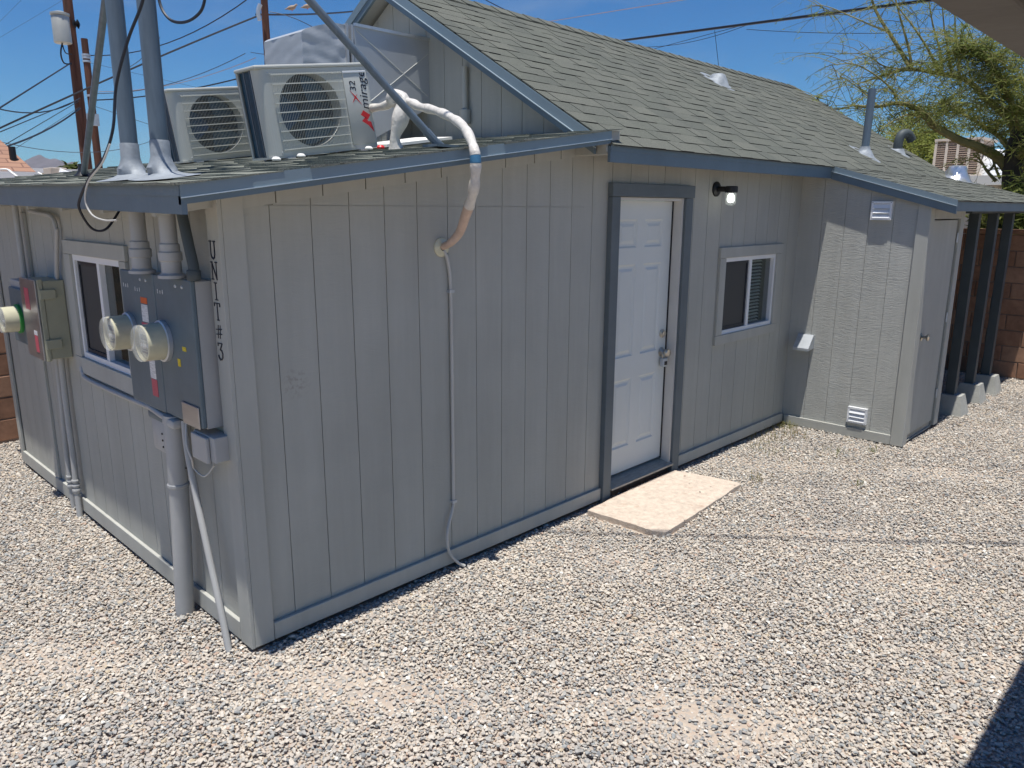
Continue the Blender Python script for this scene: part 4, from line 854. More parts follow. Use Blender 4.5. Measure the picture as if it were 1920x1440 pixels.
for x, y, c in ((.92, .86, 'nroofwhite'), (1.38, .84, 'nroofwhite'), (1.44, .80, 'red'), (.70, .75, 'nroofwhite')):
    n_, nm = ('dab of white sealant on the shingles under an air conditioner', 'sealant_dab') if c != 'red' else ('small red plastic scrap on the shingles under an air conditioner', 'plastic_scrap')
    MB().lathe([(.022, 0), (.026, .008), (.016, .02), (0, .022)], (x, y, leanz(x, y) + .012), (0, 0, 1), 9).build(nm, MAT[c], None, True, label=n_, cat='sealant' if c != 'red' else 'scrap', group='sealant dabs' if c != 'red' else None)

# ================================================================== ROOF DUCT
du = thing('roof_duct', (1.9, 1.76, 2.5), 'grey sheet metal cooler duct entering the gable end wall', 'duct')
Y0, Y1 = 1.53, 2.02
MB().hexa([(1.76, Y0, 2.50), (2.449, Y0, 2.84), (2.449, Y1, 2.84), (1.76, Y1, 2.50), (1.787, Y0, 3.312), (2.449, Y0, 3.325), (2.449, Y1, 3.325), (1.787, Y1, 3.312)]).build('straight_duct', MAT['duct'], du)
MB().tube([(1.80, Y0 - .001, 3.29), (2.43, Y0 - .001, 2.92)], .0026, 6).tube([(1.80, Y0 - .001, 2.76), (2.44, Y0 - .001, 3.22)], .0032, 6).build('cross_break', MAT['acwhite'], du)
MB().box(1.786, 2.449, Y0 - .012, Y0 + .01, 3.312, 3.332).build('top_seam', MAT['galv'], du)
for xx in (1.755, 1.715): MB().box(xx, xx + .016, Y0 - .010, Y1, 2.45, 3.318).build('seam', MAT['duct'], du)
bm = bmesh.new(); bmesh.ops.create_grid(bm, x_segments=1, y_segments=1, size=.5); bm.free()
mb = MB(); NX, NZ = 26, 44
def wrp(x, z): return .0025 * math.sin(z * 38 + 3 * math.sin(x * 13)) * math.sin(x * 16 + z * 5) + .002 * math.sin(z * 71 + x * 30)
prof = []
for j in range(NZ + 1):
    zz = 2.36 + .95 * j / NZ
    for i in range(NX + 1):
        xx = 1.375 + .35 * i / NX
        ztop = 3.215 + .095 * min(1, (xx - 1.375) / .26) ** .7
        prof.append((xx, Y0 + .004 + wrp(xx, zz), 2.36 + (ztop - 2.36) * j / NZ))
mb.add(prof, [(j * (NX + 1) + i, j * (NX + 1) + i + 1, (j + 1) * (NX + 1) + i + 1, (j + 1) * (NX + 1) + i) for j in range(NZ) for i in range(NX)])
side = []
for j in range(NZ + 1):
    for i in range(9):
        zz = 2.36 + (3.215 - 2.36) * j / NZ; yy = Y0 + .5 * i / 8; side.append((1.375 + (wrp(yy, zz) if i else 0), yy, zz) if i else (1.375, Y0 + .004 + wrp(1.375, 2.36 + .95 * j / NZ), zz))
mb.add(side, [(j * 9 + i + 1, j * 9 + i, (j + 1) * 9 + i, (j + 1) * 9 + i + 1) for j in range(NZ) for i in range(8)])
top = []
for i in range(NX + 1):
    xx = 1.375 + .35 * i / NX; zt = 3.215 + .095 * min(1, (xx - 1.375) / .26) ** .7; top += [(xx, Y0 + .004 + wrp(xx, 3.31), zt), (xx, Y0 + .5, zt)]
mb.add(top, [(2 * i, 2 * i + 2, 2 * i + 3, 2 * i + 1) for i in range(NX)])
mb.build('wrapped_elbow', MAT['wrap'], du, True)
MB().box(1.40, 1.71, Y0 + .05, Y1 - .05, 2.40, 2.5).build('curb', MAT['galv'], du)
# vertical conduit on the gable wall
conduit('conduit', [(2.42, 1.10, 3.08), (2.42, 1.10, 2.9), (2.42, 1.10, 2.72)], .022, MAT['trim'], 'grey painted box conduit on the gable wall beside the duct', rings=(((2.42, 1.10, 2.69), .10, .04),))
MB().hexa([(1.60, .95, leanz(1.6, .95) + .012), (2.25, 1.05, leanz(2.25, 1.05) + .012), (2.2, 1.40, leanz(2.2, 1.4) + .012), (1.6, 1.3, leanz(1.6, 1.3) + .012), (1.60, .95, leanz(1.6, .95) + .03), (2.25, 1.05, leanz(2.25, 1.05) + .03), (2.2, 1.40, leanz(2.2, 1.4) + .045), (1.6, 1.3, leanz(1.6, 1.3) + .04)]).build('roof_patch', MAT['nroofwhite'], None, label='pale sheet lying on the lean-to shingles below the duct', cat='roof sheet')

# ================================================================== ROOF VENTS
def rooffl(mb, x, y, r, hts, zf=mainz, n=20, crumple=False):   # flashing cone that follows the roof pitch at its skirt
    V = []; F = []
    for rr, h, follow in hts:
        for k in range(n):
            g = 2 * math.pi * k / n; wob = 1 + (.10 * math.sin(5 * g + h * 60) + .07 * math.sin(9 * g - h * 90) if crumple else 0); xx, yy = x + rr * wob * math.cos(g), y + rr * wob * math.sin(g) * 1.15
            V.append((xx, yy, (zf(yy) if follow else zf(y)) + h))
    for i in range(len(hts) - 1):
        for k in range(n): F.append((i * n + k, i * n + (k + 1) % n, (i + 1) * n + (k + 1) % n, (i + 1) * n + k))
    return mb.add(V, F + [tuple((len(hts) - 1) * n + k for k in range(n))])
pv = thing('plumbing_vent', (7.30, .05, mainz(.05)), 'tall blue-grey plumbing vent pipe standing on the shingle roof', 'vent pipe')
MB().tube([(7.30, .05, mainz(.05)), (7.335, .05, 3.35)], .040, 16, True).build('pipe', MAT['bluegalv'], pv, True)
rooffl(MB(), 7.30, .05, .2, [(.15, .012, 1), (.10, .016, 1), (.065, .03, 0), (.05, .055, 0), (.044, .085, 0)]).build('flashing', MAT['foil'], pv, True)
tv = thing('turtle_vent', (6.37, 1.35, mainz(1.35)), 'low silver coated stub vent near the ridge of the shingle roof', 'roof vent')
rooffl(MB(), 6.37, 1.35, .2, [(.17, .013, 1), (.12, .018, 1), (.09, .035, 0), (.07, .075, 0), (.05, .088, 0)]).build('cap', MAT['foil'], tv, True)
fv = thing('foil_vent', (9.25, -.36, extz(-.36)), 'shiny foil wrapped vent stub low on the shingle roof', 'roof vent')
rooffl(MB(), 9.25, -.36, .2, [(.20, .012, 1), (.15, .018, 1), (.11, .05, 0), (.10, .09, 0), (.09, .13, 0), (.08, .16, 0), (.04, .175, 0)], extz, 26, True).build('cap', MAT['shinyfoil'], fv, True)
gv = thing('gooseneck_vent', (8.95, .26, mainz(.26)), 'dark gooseneck roof vent curving over near the far roof edge', 'roof vent')
MB().tube(smoothpath([(8.95, .26, mainz(.26) - .03), (8.95, .26, mainz(.26) + .12), (8.98, .24, mainz(.26) + .21), (9.07, .20, mainz(.26) + .22), (9.14, .17, mainz(.26) + .15)], 4), .055, 14).build('pipe', MAT['darkblue'], gv, True)
rooffl(MB(), 8.95, .26, .2, [(.13, .012, 1), (.09, .016, 1), (.06, .035, 0)]).build('flashing', MAT['foil'], gv, True)

# ================================================================== SLAB AT THE DOOR
bm = bmesh.new()
pol0 = [(2.47, -.085), (2.495, -.45), (2.50, -.61), (2.535, -.683), (2.60, -.69), (3.0, -.660), (3.42, -.628), (3.71, -.602), (3.735, -.57), (3.70, -.35), (3.63, -.06), (3.0, -.062)]
pol = []
for (xa, ya), (xb, yb) in zip(pol0, pol0[1:] + pol0[:1]):
    for k in range(6): pol.append((xa + (xb - xa) * k / 6 + random.uniform(-.004, .004), ya + (yb - ya) * k / 6 + random.uniform(-.004, .004)))
vb = [bm.verts.new((x, y, -.02)) for x, y in pol]; vt = [bm.verts.new((x, y, .024)) for x, y in pol]
bm.faces.new(vt); bm.faces.new(vb[::-1])
for i in range(len(pol)): j = (i + 1) % len(pol); bm.faces.new((vb[i], vb[j], vt[j], vt[i]))
bmesh.ops.recalc_face_normals(bm, faces=bm.faces[:]); bmesh.ops.bevel(bm, geom=[e for e in bm.edges if e.verts[0].co.z > 0 and e.verts[1].co.z > 0], offset=.003, segments=1, affect='EDGES')
bm.verts.index_update(); mb = MB().add([tuple(v.co) for v in bm.verts], [tuple(v.index for v in f.verts) for f in bm.faces]); bm.free()
mb.build('stepping_slab', MAT['concrete'], None, label='tan concrete slab lying in the gravel before the white door', cat='slab')

# ================================================================== GRAVEL
def stone(i):
    r = random.Random(100 + i); bm = bmesh.new()
    for k in range(15):
        d = Vector((r.gauss(0, 1), r.gauss(0, 1), r.gauss(0, 1))).normalized(); s = r.uniform(.82, 1.0)
        bm.verts.new((d.x * s, d.y * s * r.uniform(.68, .8), d.z * s * .40))
    bmesh.ops.convex_hull(bm, input=bm.verts[:])
    for v in [v for v in bm.verts if not v.link_faces]: bm.verts.remove(v)
    me = bpy.data.meshes.new('stone'); bm.to_mesh(me); bm.free(); me.materials.append(MAT['stone'])
    return bpy.data.objects.new('stone', me)
stones = [stone(i) for i in range(7)]
def in_slab(x, y): return (x > 2.47) & (x < 3.73) & (y > -.70) & (y < -.05) & ~((x > 3.6) & (y > -.06 - (x - 3.6) * 4)) & (y > -.70 + (x - 2.6) * .09) & (y > -.6 - (x - 2.49) * .9)
pts = []
def field(step, x0, x1, y0, y1):
    gx, gy = np.meshgrid(np.arange(x0, x1, step), np.arange(y0, y1, step))
    x = gx.ravel() + RNG.uniform(-.55, .55, gx.size) * step; y = gy.ravel() + RNG.uniform(-.55, .55, gx.size) * step
    return x, y
def keep(x, y, mx):
    px, py, w = proj(np.stack([x, y, np.zeros_like(x)], 1))
    k = (w > .3) & (px > -mx) & (px < 1920 + mx) & (py < 1440 + mx) & (py > 300)
    k &= ~((x > .0) & (y > .0) & (x < 9.42) & (y < 3.98)) & ~((x > 5.69) & (x < 6.74) & (y > -1.14) & (y < .1)) 
    k &= (x < 9.75) & (y < 4.7); return k
def bare(x, y):     # patches where the sand shows through
    b = np.zeros_like(x)
    for cx_, cy_, rx, ry, s in ((3.42, -2.10, .20, .07, .7), (3.15, -2.02, .12, .06, .4), (1.05, -2.02, .14, .05, .55), (2.0, -2.3, .16, .06, .35)):
        b = np.maximum(b, s * np.exp(-(((x - cx_) / rx) ** 2 + ((y - cy_) / ry) ** 2) ** 2))
    return b
X, Y, Z, S = [], [], [], []
for layer, (step, mx, lo, hi, zz) in enumerate(((.0155, 330, .0080, .0145, -.012), (.0210, 330, .0088, .0172, -.003), (.15, 330, .018, .026, .0))):
    x, y = field(step, -3.2, 9.8, -4.2, 4.8); k = keep(x, y, mx); x, y = x[k], y[k]
    d = np.hypot(x - CAM[0], y - CAM[1]); th = RNG.random(x.size)
    pat = .5 + .5 * np.sin(x * 1.9 + 1.3 * np.sin(y * 1.4)) * np.sin(y * 2.3 + 1.1 * np.sin(x * 1.7 + 2)); thin = .45 * np.clip(pat * 1.6 - .7, 0, 1) if layer == 1 else 0
    k = (th > np.maximum(bare(x, y) * 1.05, thin)) & (RNG.random(x.size) < np.clip(1.35 - d / 16, .45, 1)); x, y = x[k], y[k]
    sl_ = in_slab(x, y); kk = ~sl_ | (RNG.random(x.size) < .0025); x, y, sl_ = x[kk], y[kk], sl_[kk]
    und = .008 * np.sin(x * 3.1 + 1) * np.sin(y * 2.7) + .005 * np.sin(x * 7.3 + y * 5.1)
    edge = np.where((y < 0) & (y > -.12) & (x > 0) & (x < 5.7), -.006, 0)
    X.append(x); Y.append(y); Z.append(np.where(sl_, .030, zz + und + edge) + RNG.uniform(-.004, .004, x.size)); S.append(lo + (hi - lo) * RNG.random(x.size) ** 1.5)
X, Y, Z, S = map(np.concatenate, (X, Y, Z, S)); n = X.size
me = bpy.data.meshes.new('gravel'); me.vertices.add(n); me.vertices.foreach_set('co', np.stack([X, Y, Z], 1).astype(np.float32).ravel())
a = me.attributes.new('size', 'FLOAT', 'POINT'); a.data.foreach_set('value', S.astype(np.float32))
rot = np.stack([RNG.normal(0, .19, n), RNG.normal(0, .19, n), RNG.uniform(0, 6.283, n)], 1)
a = me.attributes.new('spin', 'FLOAT_VECTOR', 'POINT'); a.data.foreach_set('vector', rot.astype(np.float32).ravel())
a = me.attributes.new('pick', 'INT', 'POINT'); a.data.foreach_set('value', RNG.integers(0, len(stones), n).astype(np.int32))
me.update(); gravel = bpy.data.objects.new('gravel', me); col.objects.link(gravel); me.materials.append(MAT['stone'])
tag(gravel, 'loose mixed tan and grey gravel covering the yard', 'gravel', kind='stuff')
ng = bpy.data.node_groups.new('scatter_gravel', 'GeometryNodeTree')
ng.interface.new_socket('Geometry', in_out='INPUT', socket_type='NodeSocketGeometry'); ng.interface.new_socket('Geometry', in_out='OUTPUT', socket_type='NodeSocketGeometry')
gi = ng.nodes.new('NodeGroupInput'); go = ng.nodes.new('NodeGroupOutput'); ip = ng.nodes.new('GeometryNodeInstanceOnPoints'); g2i = ng.nodes.new('GeometryNodeGeometryToInstance')
for o in stones:
    oi = ng.nodes.new('GeometryNodeObjectInfo'); oi.inputs['Object'].default_value = o; oi.inputs['As Instance'].default_value = True
    ng.links.new(oi.outputs['Geometry'], g2i.inputs[0])
def attr(nm, ty):
    q = ng.nodes.new('GeometryNodeInputNamedAttribute'); q.data_type = ty; q.inputs['Name'].default_value = nm; return next(s for s in q.outputs if s.enabled and s.name == 'Attribute')
e2r = ng.nodes.new('FunctionNodeEulerToRotation')
jg = ng.nodes.new('GeometryNodeJoinGeometry'); ng.nodes.remove(g2i)
for o in [q for q in ng.nodes if q.bl_idname == 'GeometryNodeObjectInfo']: ng.links.new(o.outputs['Geometry'], jg.inputs[0])
ng.links.new(gi.outputs[0], ip.inputs['Points']); ng.links.new(jg.outputs[0], ip.inputs['Instance']); ip.inputs['Pick Instance'].default_value = True
ng.links.new(attr('pick', 'INT'), ip.inputs['Instance Index']); ng.links.new(attr('spin', 'FLOAT_VECTOR'), e2r.inputs[0]); ng.links.new(e2r.outputs[0], ip.inputs['Rotation'])
ng.links.new(attr('size', 'FLOAT'), ip.inputs['Scale']); ng.links.new(ip.outputs[0], go.inputs[0])
gm = gravel.modifiers.new('scatter', 'NODES'); gm.node_group = ng
print('gravel stones', n)

# dry weeds by the closet corner
mb = MB()
for cx_, cy_, s, c in ((5.55, -.12, .14, 90), (5.3, -.25, .2, 60), (5.0, -.2, .25, 40), (4.7, -.35, .25, 30), (5.1, -.75, .12, 24), (5.35, -1.0, .06, 18), (4.4, -1.25, .05, 14), (3.95, -.62, .1, 20)):
    for k in range(c):
        x, y = cx_ + random.gauss(0, s * .5), cy_ + random.gauss(0, s * .5)
        if y > -.03: y = -.03 - random.random() * .04
        h = random.uniform(.025, .075); a = random.uniform(0, 6.28); l = Vector((math.cos(a), math.sin(a), 0)) * h * random.uniform(.3, .9); w = Vector((-math.sin(a), math.cos(a), 0)) * .0022
        p = Vector((x, y, .0)); q = p + l * .4 + Vector((0, 0, h * .7)); r = p + l + Vector((0, 0, h))
        mb.add([p - w, p + w, q + w * .8, q - w * .8, r], [(0, 1, 2, 3), (3, 2, 4)])
mb.build('weeds', MAT['grass'], None, label='sparse dry weeds growing through the gravel by the closet', cat='weeds', kind='stuff')

# ================================================================== BLOCK WALLS
def block_wall(name, label, axis, d, u0, u1, courses, face, cap=True):
    # axis 'y': wall along Y at x = d, face looks towards -X ; axis 'x': wall along X at y = d, face towards -Y
    t = thing(name, (d, (u0 + u1) / 2, 0) if axis == 'y' else ((u0 + u1) / 2, d, 0), label, 'wall')
    H = courses * .2
    bxf = (lambda m, a, b, e0, e1, z0, z1: m.bbox(d + e0, d + e1, a, b, z0, z1, .007)) if axis == 'y' else (lambda m, a, b, e0, e1, z0, z1: m.bbox(a, b, d + e0, d + e1, z0, z1, .007))
    mc = MB(); mc.box(d + .012, d + .14, u0, u1, -.05, H - .004) if axis == 'y' else mc.box(u0, u1, d + .012, d + .14, -.05, H - .004)
    mc.build('mortar_core', MAT['mortar'], t)
    for c in range(courses):
        u = u0 - (.2 if c % 2 else 0)
        while u < u1:
            a, b = max(u, u0) + .005, min(u + .4, u1) - .005; u += .4
            if b - a < .05: continue
            j = random.uniform(-.003, .003); bxf(MB(), a, b, j, .152, c * .2 + .005, c * .2 + .195).build('block', MAT['block'], t)
    if cap:
        u = u0
        while u < u1:
            b = min(u + .4, u1); bxf(MB(), u + .003, b - .003, -.02, .17, H + .002, H + .062).build('cap_block', MAT['block'], t); u += .4
    return t
block_wall('block_wall', 'brown slump block wall with cap behind the porch posts', 'y', 9.82, -4.0, 1.2, 9, -1)
block_wall('block_wall', 'brown slump block wall behind the side wall with the meters', 'x', 4.74, -4.2, .8, 9, -1)

# ================================================================== PORCH ROOF OVER THE CAMERA
pr = thing('patio_roof', (2.0, -4.5, 0), 'grey beam and brown boarded underside of a patio roof close overhead', 'patio roof')
MB().bbox(-1.02, 7.0, -2.99, -2.93, 2.297, 2.36, .004).build('beam', MAT['porch'], pr)
k = 0
for j in range(14):
    MB().box(-1.0, 7.0, -3.13 - j * .145, -2.992 - j * .145, 2.335, 2.355).build('deck_board', MAT['porchdeck'], pr)
MB().box(-1.02, 7.0, -5.0, -2.945, 2.3615, 2.375).build('roofing', MAT['shingle'], pr)
for x in (-.9, 3.0, 6.9): MB().box(x, x + .09, -4.95, -4.86, -.02, 2.333).build('post', MAT['porch'], pr)

# ================================================================== UTILITY POLES AND WIRES
def pole(px, ytop, ybase, D, r, label, tr=False):
    b = at(px[1], ybase, D); tp = at(px[0], ytop, D); x, y = b.x, b.y
    t = thing('utility_pole', (x, y, -.02), label, 'utility pole')
    MB().tube([(x, y, -.02), (x, y, tp.z * .5), (x, y, tp.z)], [r * 1.15, r * 1.05, r * .9], 12).build('shaft', MAT['wood_pole'], t, True)
    if tr:
        c = at(118, 78, D - .35); tb = MB().lathe([(.19, -.0), (.215, .02), (.215, .66), (.20, .68), (.23, .69), (.23, .74), (.08, .79), (0, .80)], (c.x, c.y, c.z - .05), (0, 0, 1), 20).build('transformer', MAT['transformer'], t, True)
        MB().tube(smoothpath([at(117, 80, D - .4), at(114, 100, D - .4), at(120, 118, D - .3), at(134, 120, D - .2)], 5), .02, 6).build('lead', MAT['wire'], t)
        MB().tube(smoothpath([at(117, 84, D - .4), at(123, 99, D - .4), at(134, 102, D - .2)], 5), .015, 6).build('lead', MAT['wire'], t)
        i = at(143, 45, D - .2); MB().lathe([(.05, -.08), (.12, -.04), (.05, 0), (.12, .04), (.05, .08)], (i.x, i.y, i.z), (1, 0, .1), 10).build('insulator', MAT['black'], t)
    return t
pole((112, 172), -120, 390, 25, .125, 'tall brown utility pole carrying a grey transformer', True)
p2 = pole((152, 194), 72, 390, 23.5, .088, 'short broken-topped brown utility pole behind the mast strut')
for yy in (103, 108, 115, 180): q = at(162 + (yy - 103) * .12, yy, 23.3); MB().lathe([(.098, 0), (.101, .02), (.098, .05)], (at(194, 390, 23.5).x, at(194, 390, 23.5).y, q.z), (0, 0, 1), 12).build('band', MAT['galv'], p2, True)
MB().box(at(176, 230, 23.2).x - .16, at(176, 230, 23.2).x + .1, at(176, 230, 23.2).y - .12, at(176, 230, 23.2).y, at(176, 236, 23.2).z, at(176, 214, 23.2).z).build('tag_plate', MAT['galv'], p2)
p3 = pole((487, 520), -160, 390, 20, .085, 'plain brown utility pole behind the roof duct')
q = at(488, 22, 19.8); MB().tube(smoothpath([at(488, 8, 19.8), at(484, 22, 19.8), at(487, 38, 19.8)], 4), .05, 6).build('guy_hardware', MAT['galv'], p3)
WG = 'overhead utility wires'
def line(a, b, r, mat='wire', sag=.0, D0=24, D1=24, label=None, n=12):
    if label is None: label = ('pinkish' if mat == 'pinkwire' else 'faint thin' if mat == 'wirethin' else 'dark') + ' overhead wire ' + (
        'running from the transformer pole out past the orange roof' if a[0] < 60 else 'strung between the short brown pole and the plain brown pole' if a[0] < 400 else
        'leaving the plain brown pole towards the gable roof' if a[0] < 800 else 'crossing the sky behind the main roof ridge')
    A, B = at(a[0], a[1], D0), at(b[0], b[1], D1); P = []
    for i in range(n + 1):
        t = i / n; p = A.lerp(B, t); p.z -= sag * 4 * t * (1 - t); P.append(p)
    return MB().tube(P, r * .55, 5).build('overhead_wire', MAT[mat], None, True, label=label, cat='wire', group='wires: ' + label)
line((-60, 240), (133, 118), .032, D1=24.8, D0=18)
line((-60, 268), (490, 27), .036, sag=-.05, D0=20, D1=20)
line((-30, 196), (150, 184), .026, sag=.25, D0=19, D1=24)
line((-40, 264), (147, 187), .02, D0=18); line((-10, 283), (147, 190), .016, D0=18)
line((-20, 284), (150, 203), .036, D0=18, sag=.12)
line((-30, 258), (290, 262), .012, 'wirethin', sag=.28, D0=17, D1=22)
line((30, 278), (150, 200), .01, 'wirethin', D0=22)
line((168, 104), (470, -6), .024, D0=23.6, D1=20, sag=.35)
line((172, 188), (455, 145), .03, D0=23.6, D1=20, sag=.10)
line((185, 172), (480, 108), .014, 'pinkwire', D0=23.6, D1=20, sag=.2)
line((170, 175), (460, 100), .016, 'wirethin', D0=23.6, D1=20, sag=.25)
line((170, 118), (395, 170), .008, 'wirethin', D0=23.6, D1=26); line((180, 200), (300, 240), .012, 'wirethin', D0=23.6, D1=20)
line((232, 130), (300, 70), .014, 'wirethin', D0=22, D1=20, sag=.1)
line((480, 27), (760, 6), .040, D0=20, D1=30, sag=.12)
line((505, 22), (640, 90), .016, D0=20, D1=20, sag=-.15); line((-20, 60), (40, 0), .006, 'wirethin'); line((-20, 82), (118, 0), .006, 'wirethin')
line((500, 100), (580, 135), .016, D0=20, D1=20, sag=-.1)
line((470, 98), (640, 92), .012, 'wirethin', D0=20, D1=22, sag=.12)
line((1120, 82), (1760, -2), .046, D0=19, D1=13, sag=.0, label='thick dark overhead cable crossing behind the gable roof ridge')
line((900, -6), (1120, 68), .020, D0=20, D1=20, sag=.15); line((1000, 45), (1330, -8), .014, 'pinkwire', D0=20, D1=16)
line((1340, 57), (1348, 130), .010, D0=16.5, D1=16.5); line((1400, 55), (1800, 58), .010, D0=16, D1=14, sag=.05)
line((1190, 88), (1408, 44), .010, D0=18, D1=15.8, sag=.12); line((1210, 96), (1405, 44), .010, D0=18, D1=15.8)
# doves on the wire
def dove(px, py, D, flip, label):
    c = at(px, py, D); rt = Vector((ROT[0][0], ROT[1][0], 0)).normalized() * flip; up = Vector((0, 0, 1))
    prof = [(-.17, .035, .006), (-.12, .04, .018), (-.06, .055, .045), (.0, .065, .055), (.05, .075, .05), (.085, .10, .032), (.105, .125, .026), (.125, .135, .022), (.142, .130, .010), (.16, .122, .003)]
    t = thing('dove', c, label, 'bird', 'doves perched on the wire')
    MB().tube([c + rt * a + up * b for a, b, r in prof], [r for a, b, r in prof], 10).build('body', MAT['dove'], t, True)
    for s in (-.012, .012): MB().tube([c + rt * .01 + up * .02 + Vector((s, s, 0)), c + rt * .012 + Vector((s, s, -.01))], .005, 5).build('leg', MAT['red'], t)
dove(547, 20, 21, 1, 'small brown dove perched on the dark wire near the pole')
dove(576, 17, 22, 1, 'small brown dove perched on the dark wire beside another dove')

# ================================================================== NEIGHBOURS
nh = thing('neighbour_house', (-.5, 13.5, 0), 'neighbour house with an orange-brown shingled roof past the side wall', 'house')
e0 = at(80, 324, 14.0); ez = e0.z
MB().box(-11, e0.x - .35, 11.2, 16.0, -.02, ez - .12).build('wall', MAT['stucco'], nh)
ax = at(-60, 205, 17.2)
c0 = Vector((e0.x, 10.6, ez)); hp = at(0, 262, 15.2); apx = c0 + (hp - c0) * 1.9; yb_ = 2 * apx.y - 10.6
rf = MB().add([(-12, 10.6, ez), tuple(c0), (e0.x, yb_, ez), (-12, yb_, ez), (-8, apx.y, apx.z), tuple(apx)], [(0, 1, 5, 4), (1, 2, 5), (2, 3, 4, 5), (3, 0, 4), (3, 2, 1, 0)]).build('roof', MAT['tileroof'], nh)
MB().box(-12, e0.x + .02, 10.56, 10.598, ez - .13, ez + .015).build('fascia', MAT['nroofwhite'], nh)
vp = at(24, 290, 14.6); MB().tube([(vp.x, vp.y, vp.z - .45), (vp.x, vp.y, vp.z + .12)], .05, 8).build('vent_pipe', MAT['black'], nh)
MB().tube(smoothpath([at(0, 318, 13.2), at(14, 318, 13.2), at(24, 325, 13.0), at(40, 334, 12.9), at(70, 331, 13.2), at(80, 329, 13.4), at(72, 324, 13.6)], 5), .015, 6).build('roof_cable', MAT['nroofwhite'], nh)
# rooftop cooler, camper roof and palm farther away
rv = at(108, 328, 27)
cp = thing('rooftop_cooler', (rv.x, rv.y, rv.z - .9), 'white boxy rooftop cooler with curved hood beyond the orange roof', 'cooler')
A, B = at(93, 340, 27), at(122, 315, 27)
MB().bbox(A.x, A.x + .45, A.y - .2, A.y + .5, A.z, B.z, .02).build('cabinet', MAT['coolerframe'], cp)
MB().tube([(A.x + .25, A.y - .25, A.z - .05), (A.x + .33, A.y - .25, B.z - .15), (A.x + .55, A.y - .25, B.z - .28), (A.x + .62, A.y - .25, A.z - .1)], .16, 12).build('hood', MAT['vinyl'], cp, True)
fb = thing('flat_roof_house', (at(180, 335, 30).x, at(180, 335, 30).y, 0), 'low pale flat-roofed building beyond the lean-to roof', 'building')
A, B = at(85, 332, 30), at(215, 327, 30)
MB().box(A.x - .5, B.x, A.y, A.y + 5, -.02, A.z + .12).build('wall', MAT['stucco'], fb); MB().box(A.x - .5, B.x + .1, A.y - .1, A.y + 5, A.z + .125, A.z + .27).build('parapet', MAT['nroofwhite'], fb)
pc = at(135, 322, 60)
pm = thing('palm_tree', (pc.x, pc.y, -.02), 'distant green fan palm above the far flat roof', 'palm tree')
MB().tube([(pc.x, pc.y, -.02), (pc.x, pc.y, pc.z)], .2, 8).build('trunk', MAT['oldbark'], pm)
mb = MB()
for k in range(70):
    a = random.uniform(0, 6.28); el = random.uniform(-.5, 1.3); l = random.uniform(.7, 1.25); d = Vector((math.cos(a) * math.cos(el), math.sin(a) * math.cos(el), math.sin(el)))
    p = Vector((pc.x, pc.y, pc.z)); s = d.cross(Vector((0, 0, 1))).normalized() * .16; e = p + d * l + Vector((0, 0, -.25 * l)); mid = p + d * l * .6
    mb.add([p - s * .1, p + s * .1, mid + s * 1.3, mid - s * 1.3, e], [(0, 1, 2, 3), (3, 2, 4)])
mb.build('crown', MAT['palm'], pm)
# building and big louvred cooler behind the right-hand wall
A, B = at(1735, 331, 18.5), at(1990, 331, 18.5)
wb = thing('white_roof_building', (A.x + 1, A.y, 0), 'white coated flat roof building behind the brown wall', 'building')
MB().box(13.6, 21.0, -4.0, 4.6, -.02, 2.5).build('wall', MAT['stucco'], wb); MB().box(13.4, 21.2, -4.2, 4.8, 2.504, 2.66).build('roof', MAT['nroofwhite'], wb)
cq = at(1752, 300, 17.0); c2 = at(1842, 300, 17.0)
rc = thing('evaporative_cooler', (cq.x + .5, (cq.y + c2.y) / 2, 2.66), 'tan louvred evaporative cooler on the white roof behind the tree', 'cooler')
ya, yb = c2.y, cq.y; x0 = cq.x; zt = at(1790, 260, 17.0).z; zb = 2.74
MB().box(x0 + .03, x0 + .95, ya + .02, yb - .02, zb, zt - .04).build('cabinet', MAT['brownlouver'], rc)
MB().box(x0 - .02, x0 + 1.0, ya - .03, yb + .03, zt - .039, zt).box(x0 - .02, x0 + 1.0, ya - .03, yb + .03, 2.664, zb - .001).build('rim', MAT['coolerframe'], rc)
npn = 4
for i in range(npn + 1):
    y = ya + (yb - ya) * i / npn; MB().box(x0 - .012, x0 + .029, y - .022, y + .022, zb, zt - .04).build('rib', MAT['coolerframe'], rc)
for i in range(npn):
    y0_ = ya + (yb - ya) * i / npn + .024; y1_ = ya + (yb - ya) * (i + 1) / npn - .024
    for j in range(14):
        z = zb + .03 + j * (zt - zb - .1) / 14
        MB().hexa([(x0 - .006, y0_, z), (x0 + .029, y0_, z + .03), (x0 + .029, y1_, z + .03), (x0 - .006, y1_, z), (x0 - .006, y0_, z + .012), (x0 + .029, y0_, z + .042), (x0 + .029, y1_, z + .042), (x0 - .006, y1_, z + .012)]).build('slat', MAT['brownlouver'], rc)
hd2 = at(1862, 330, 17.2)
MB().lathe([(.30, 0), (.34, .06), (.30, .3), (.2, .46), (.1, .52), (0, .53)], (hd2.x, hd2.y, 2.664), (0, 0, 1), 18).build('roof_turbine', MAT['vinyl'], None, True, label='white domed roof vent on the white roof behind the tree', cat='roof vent')

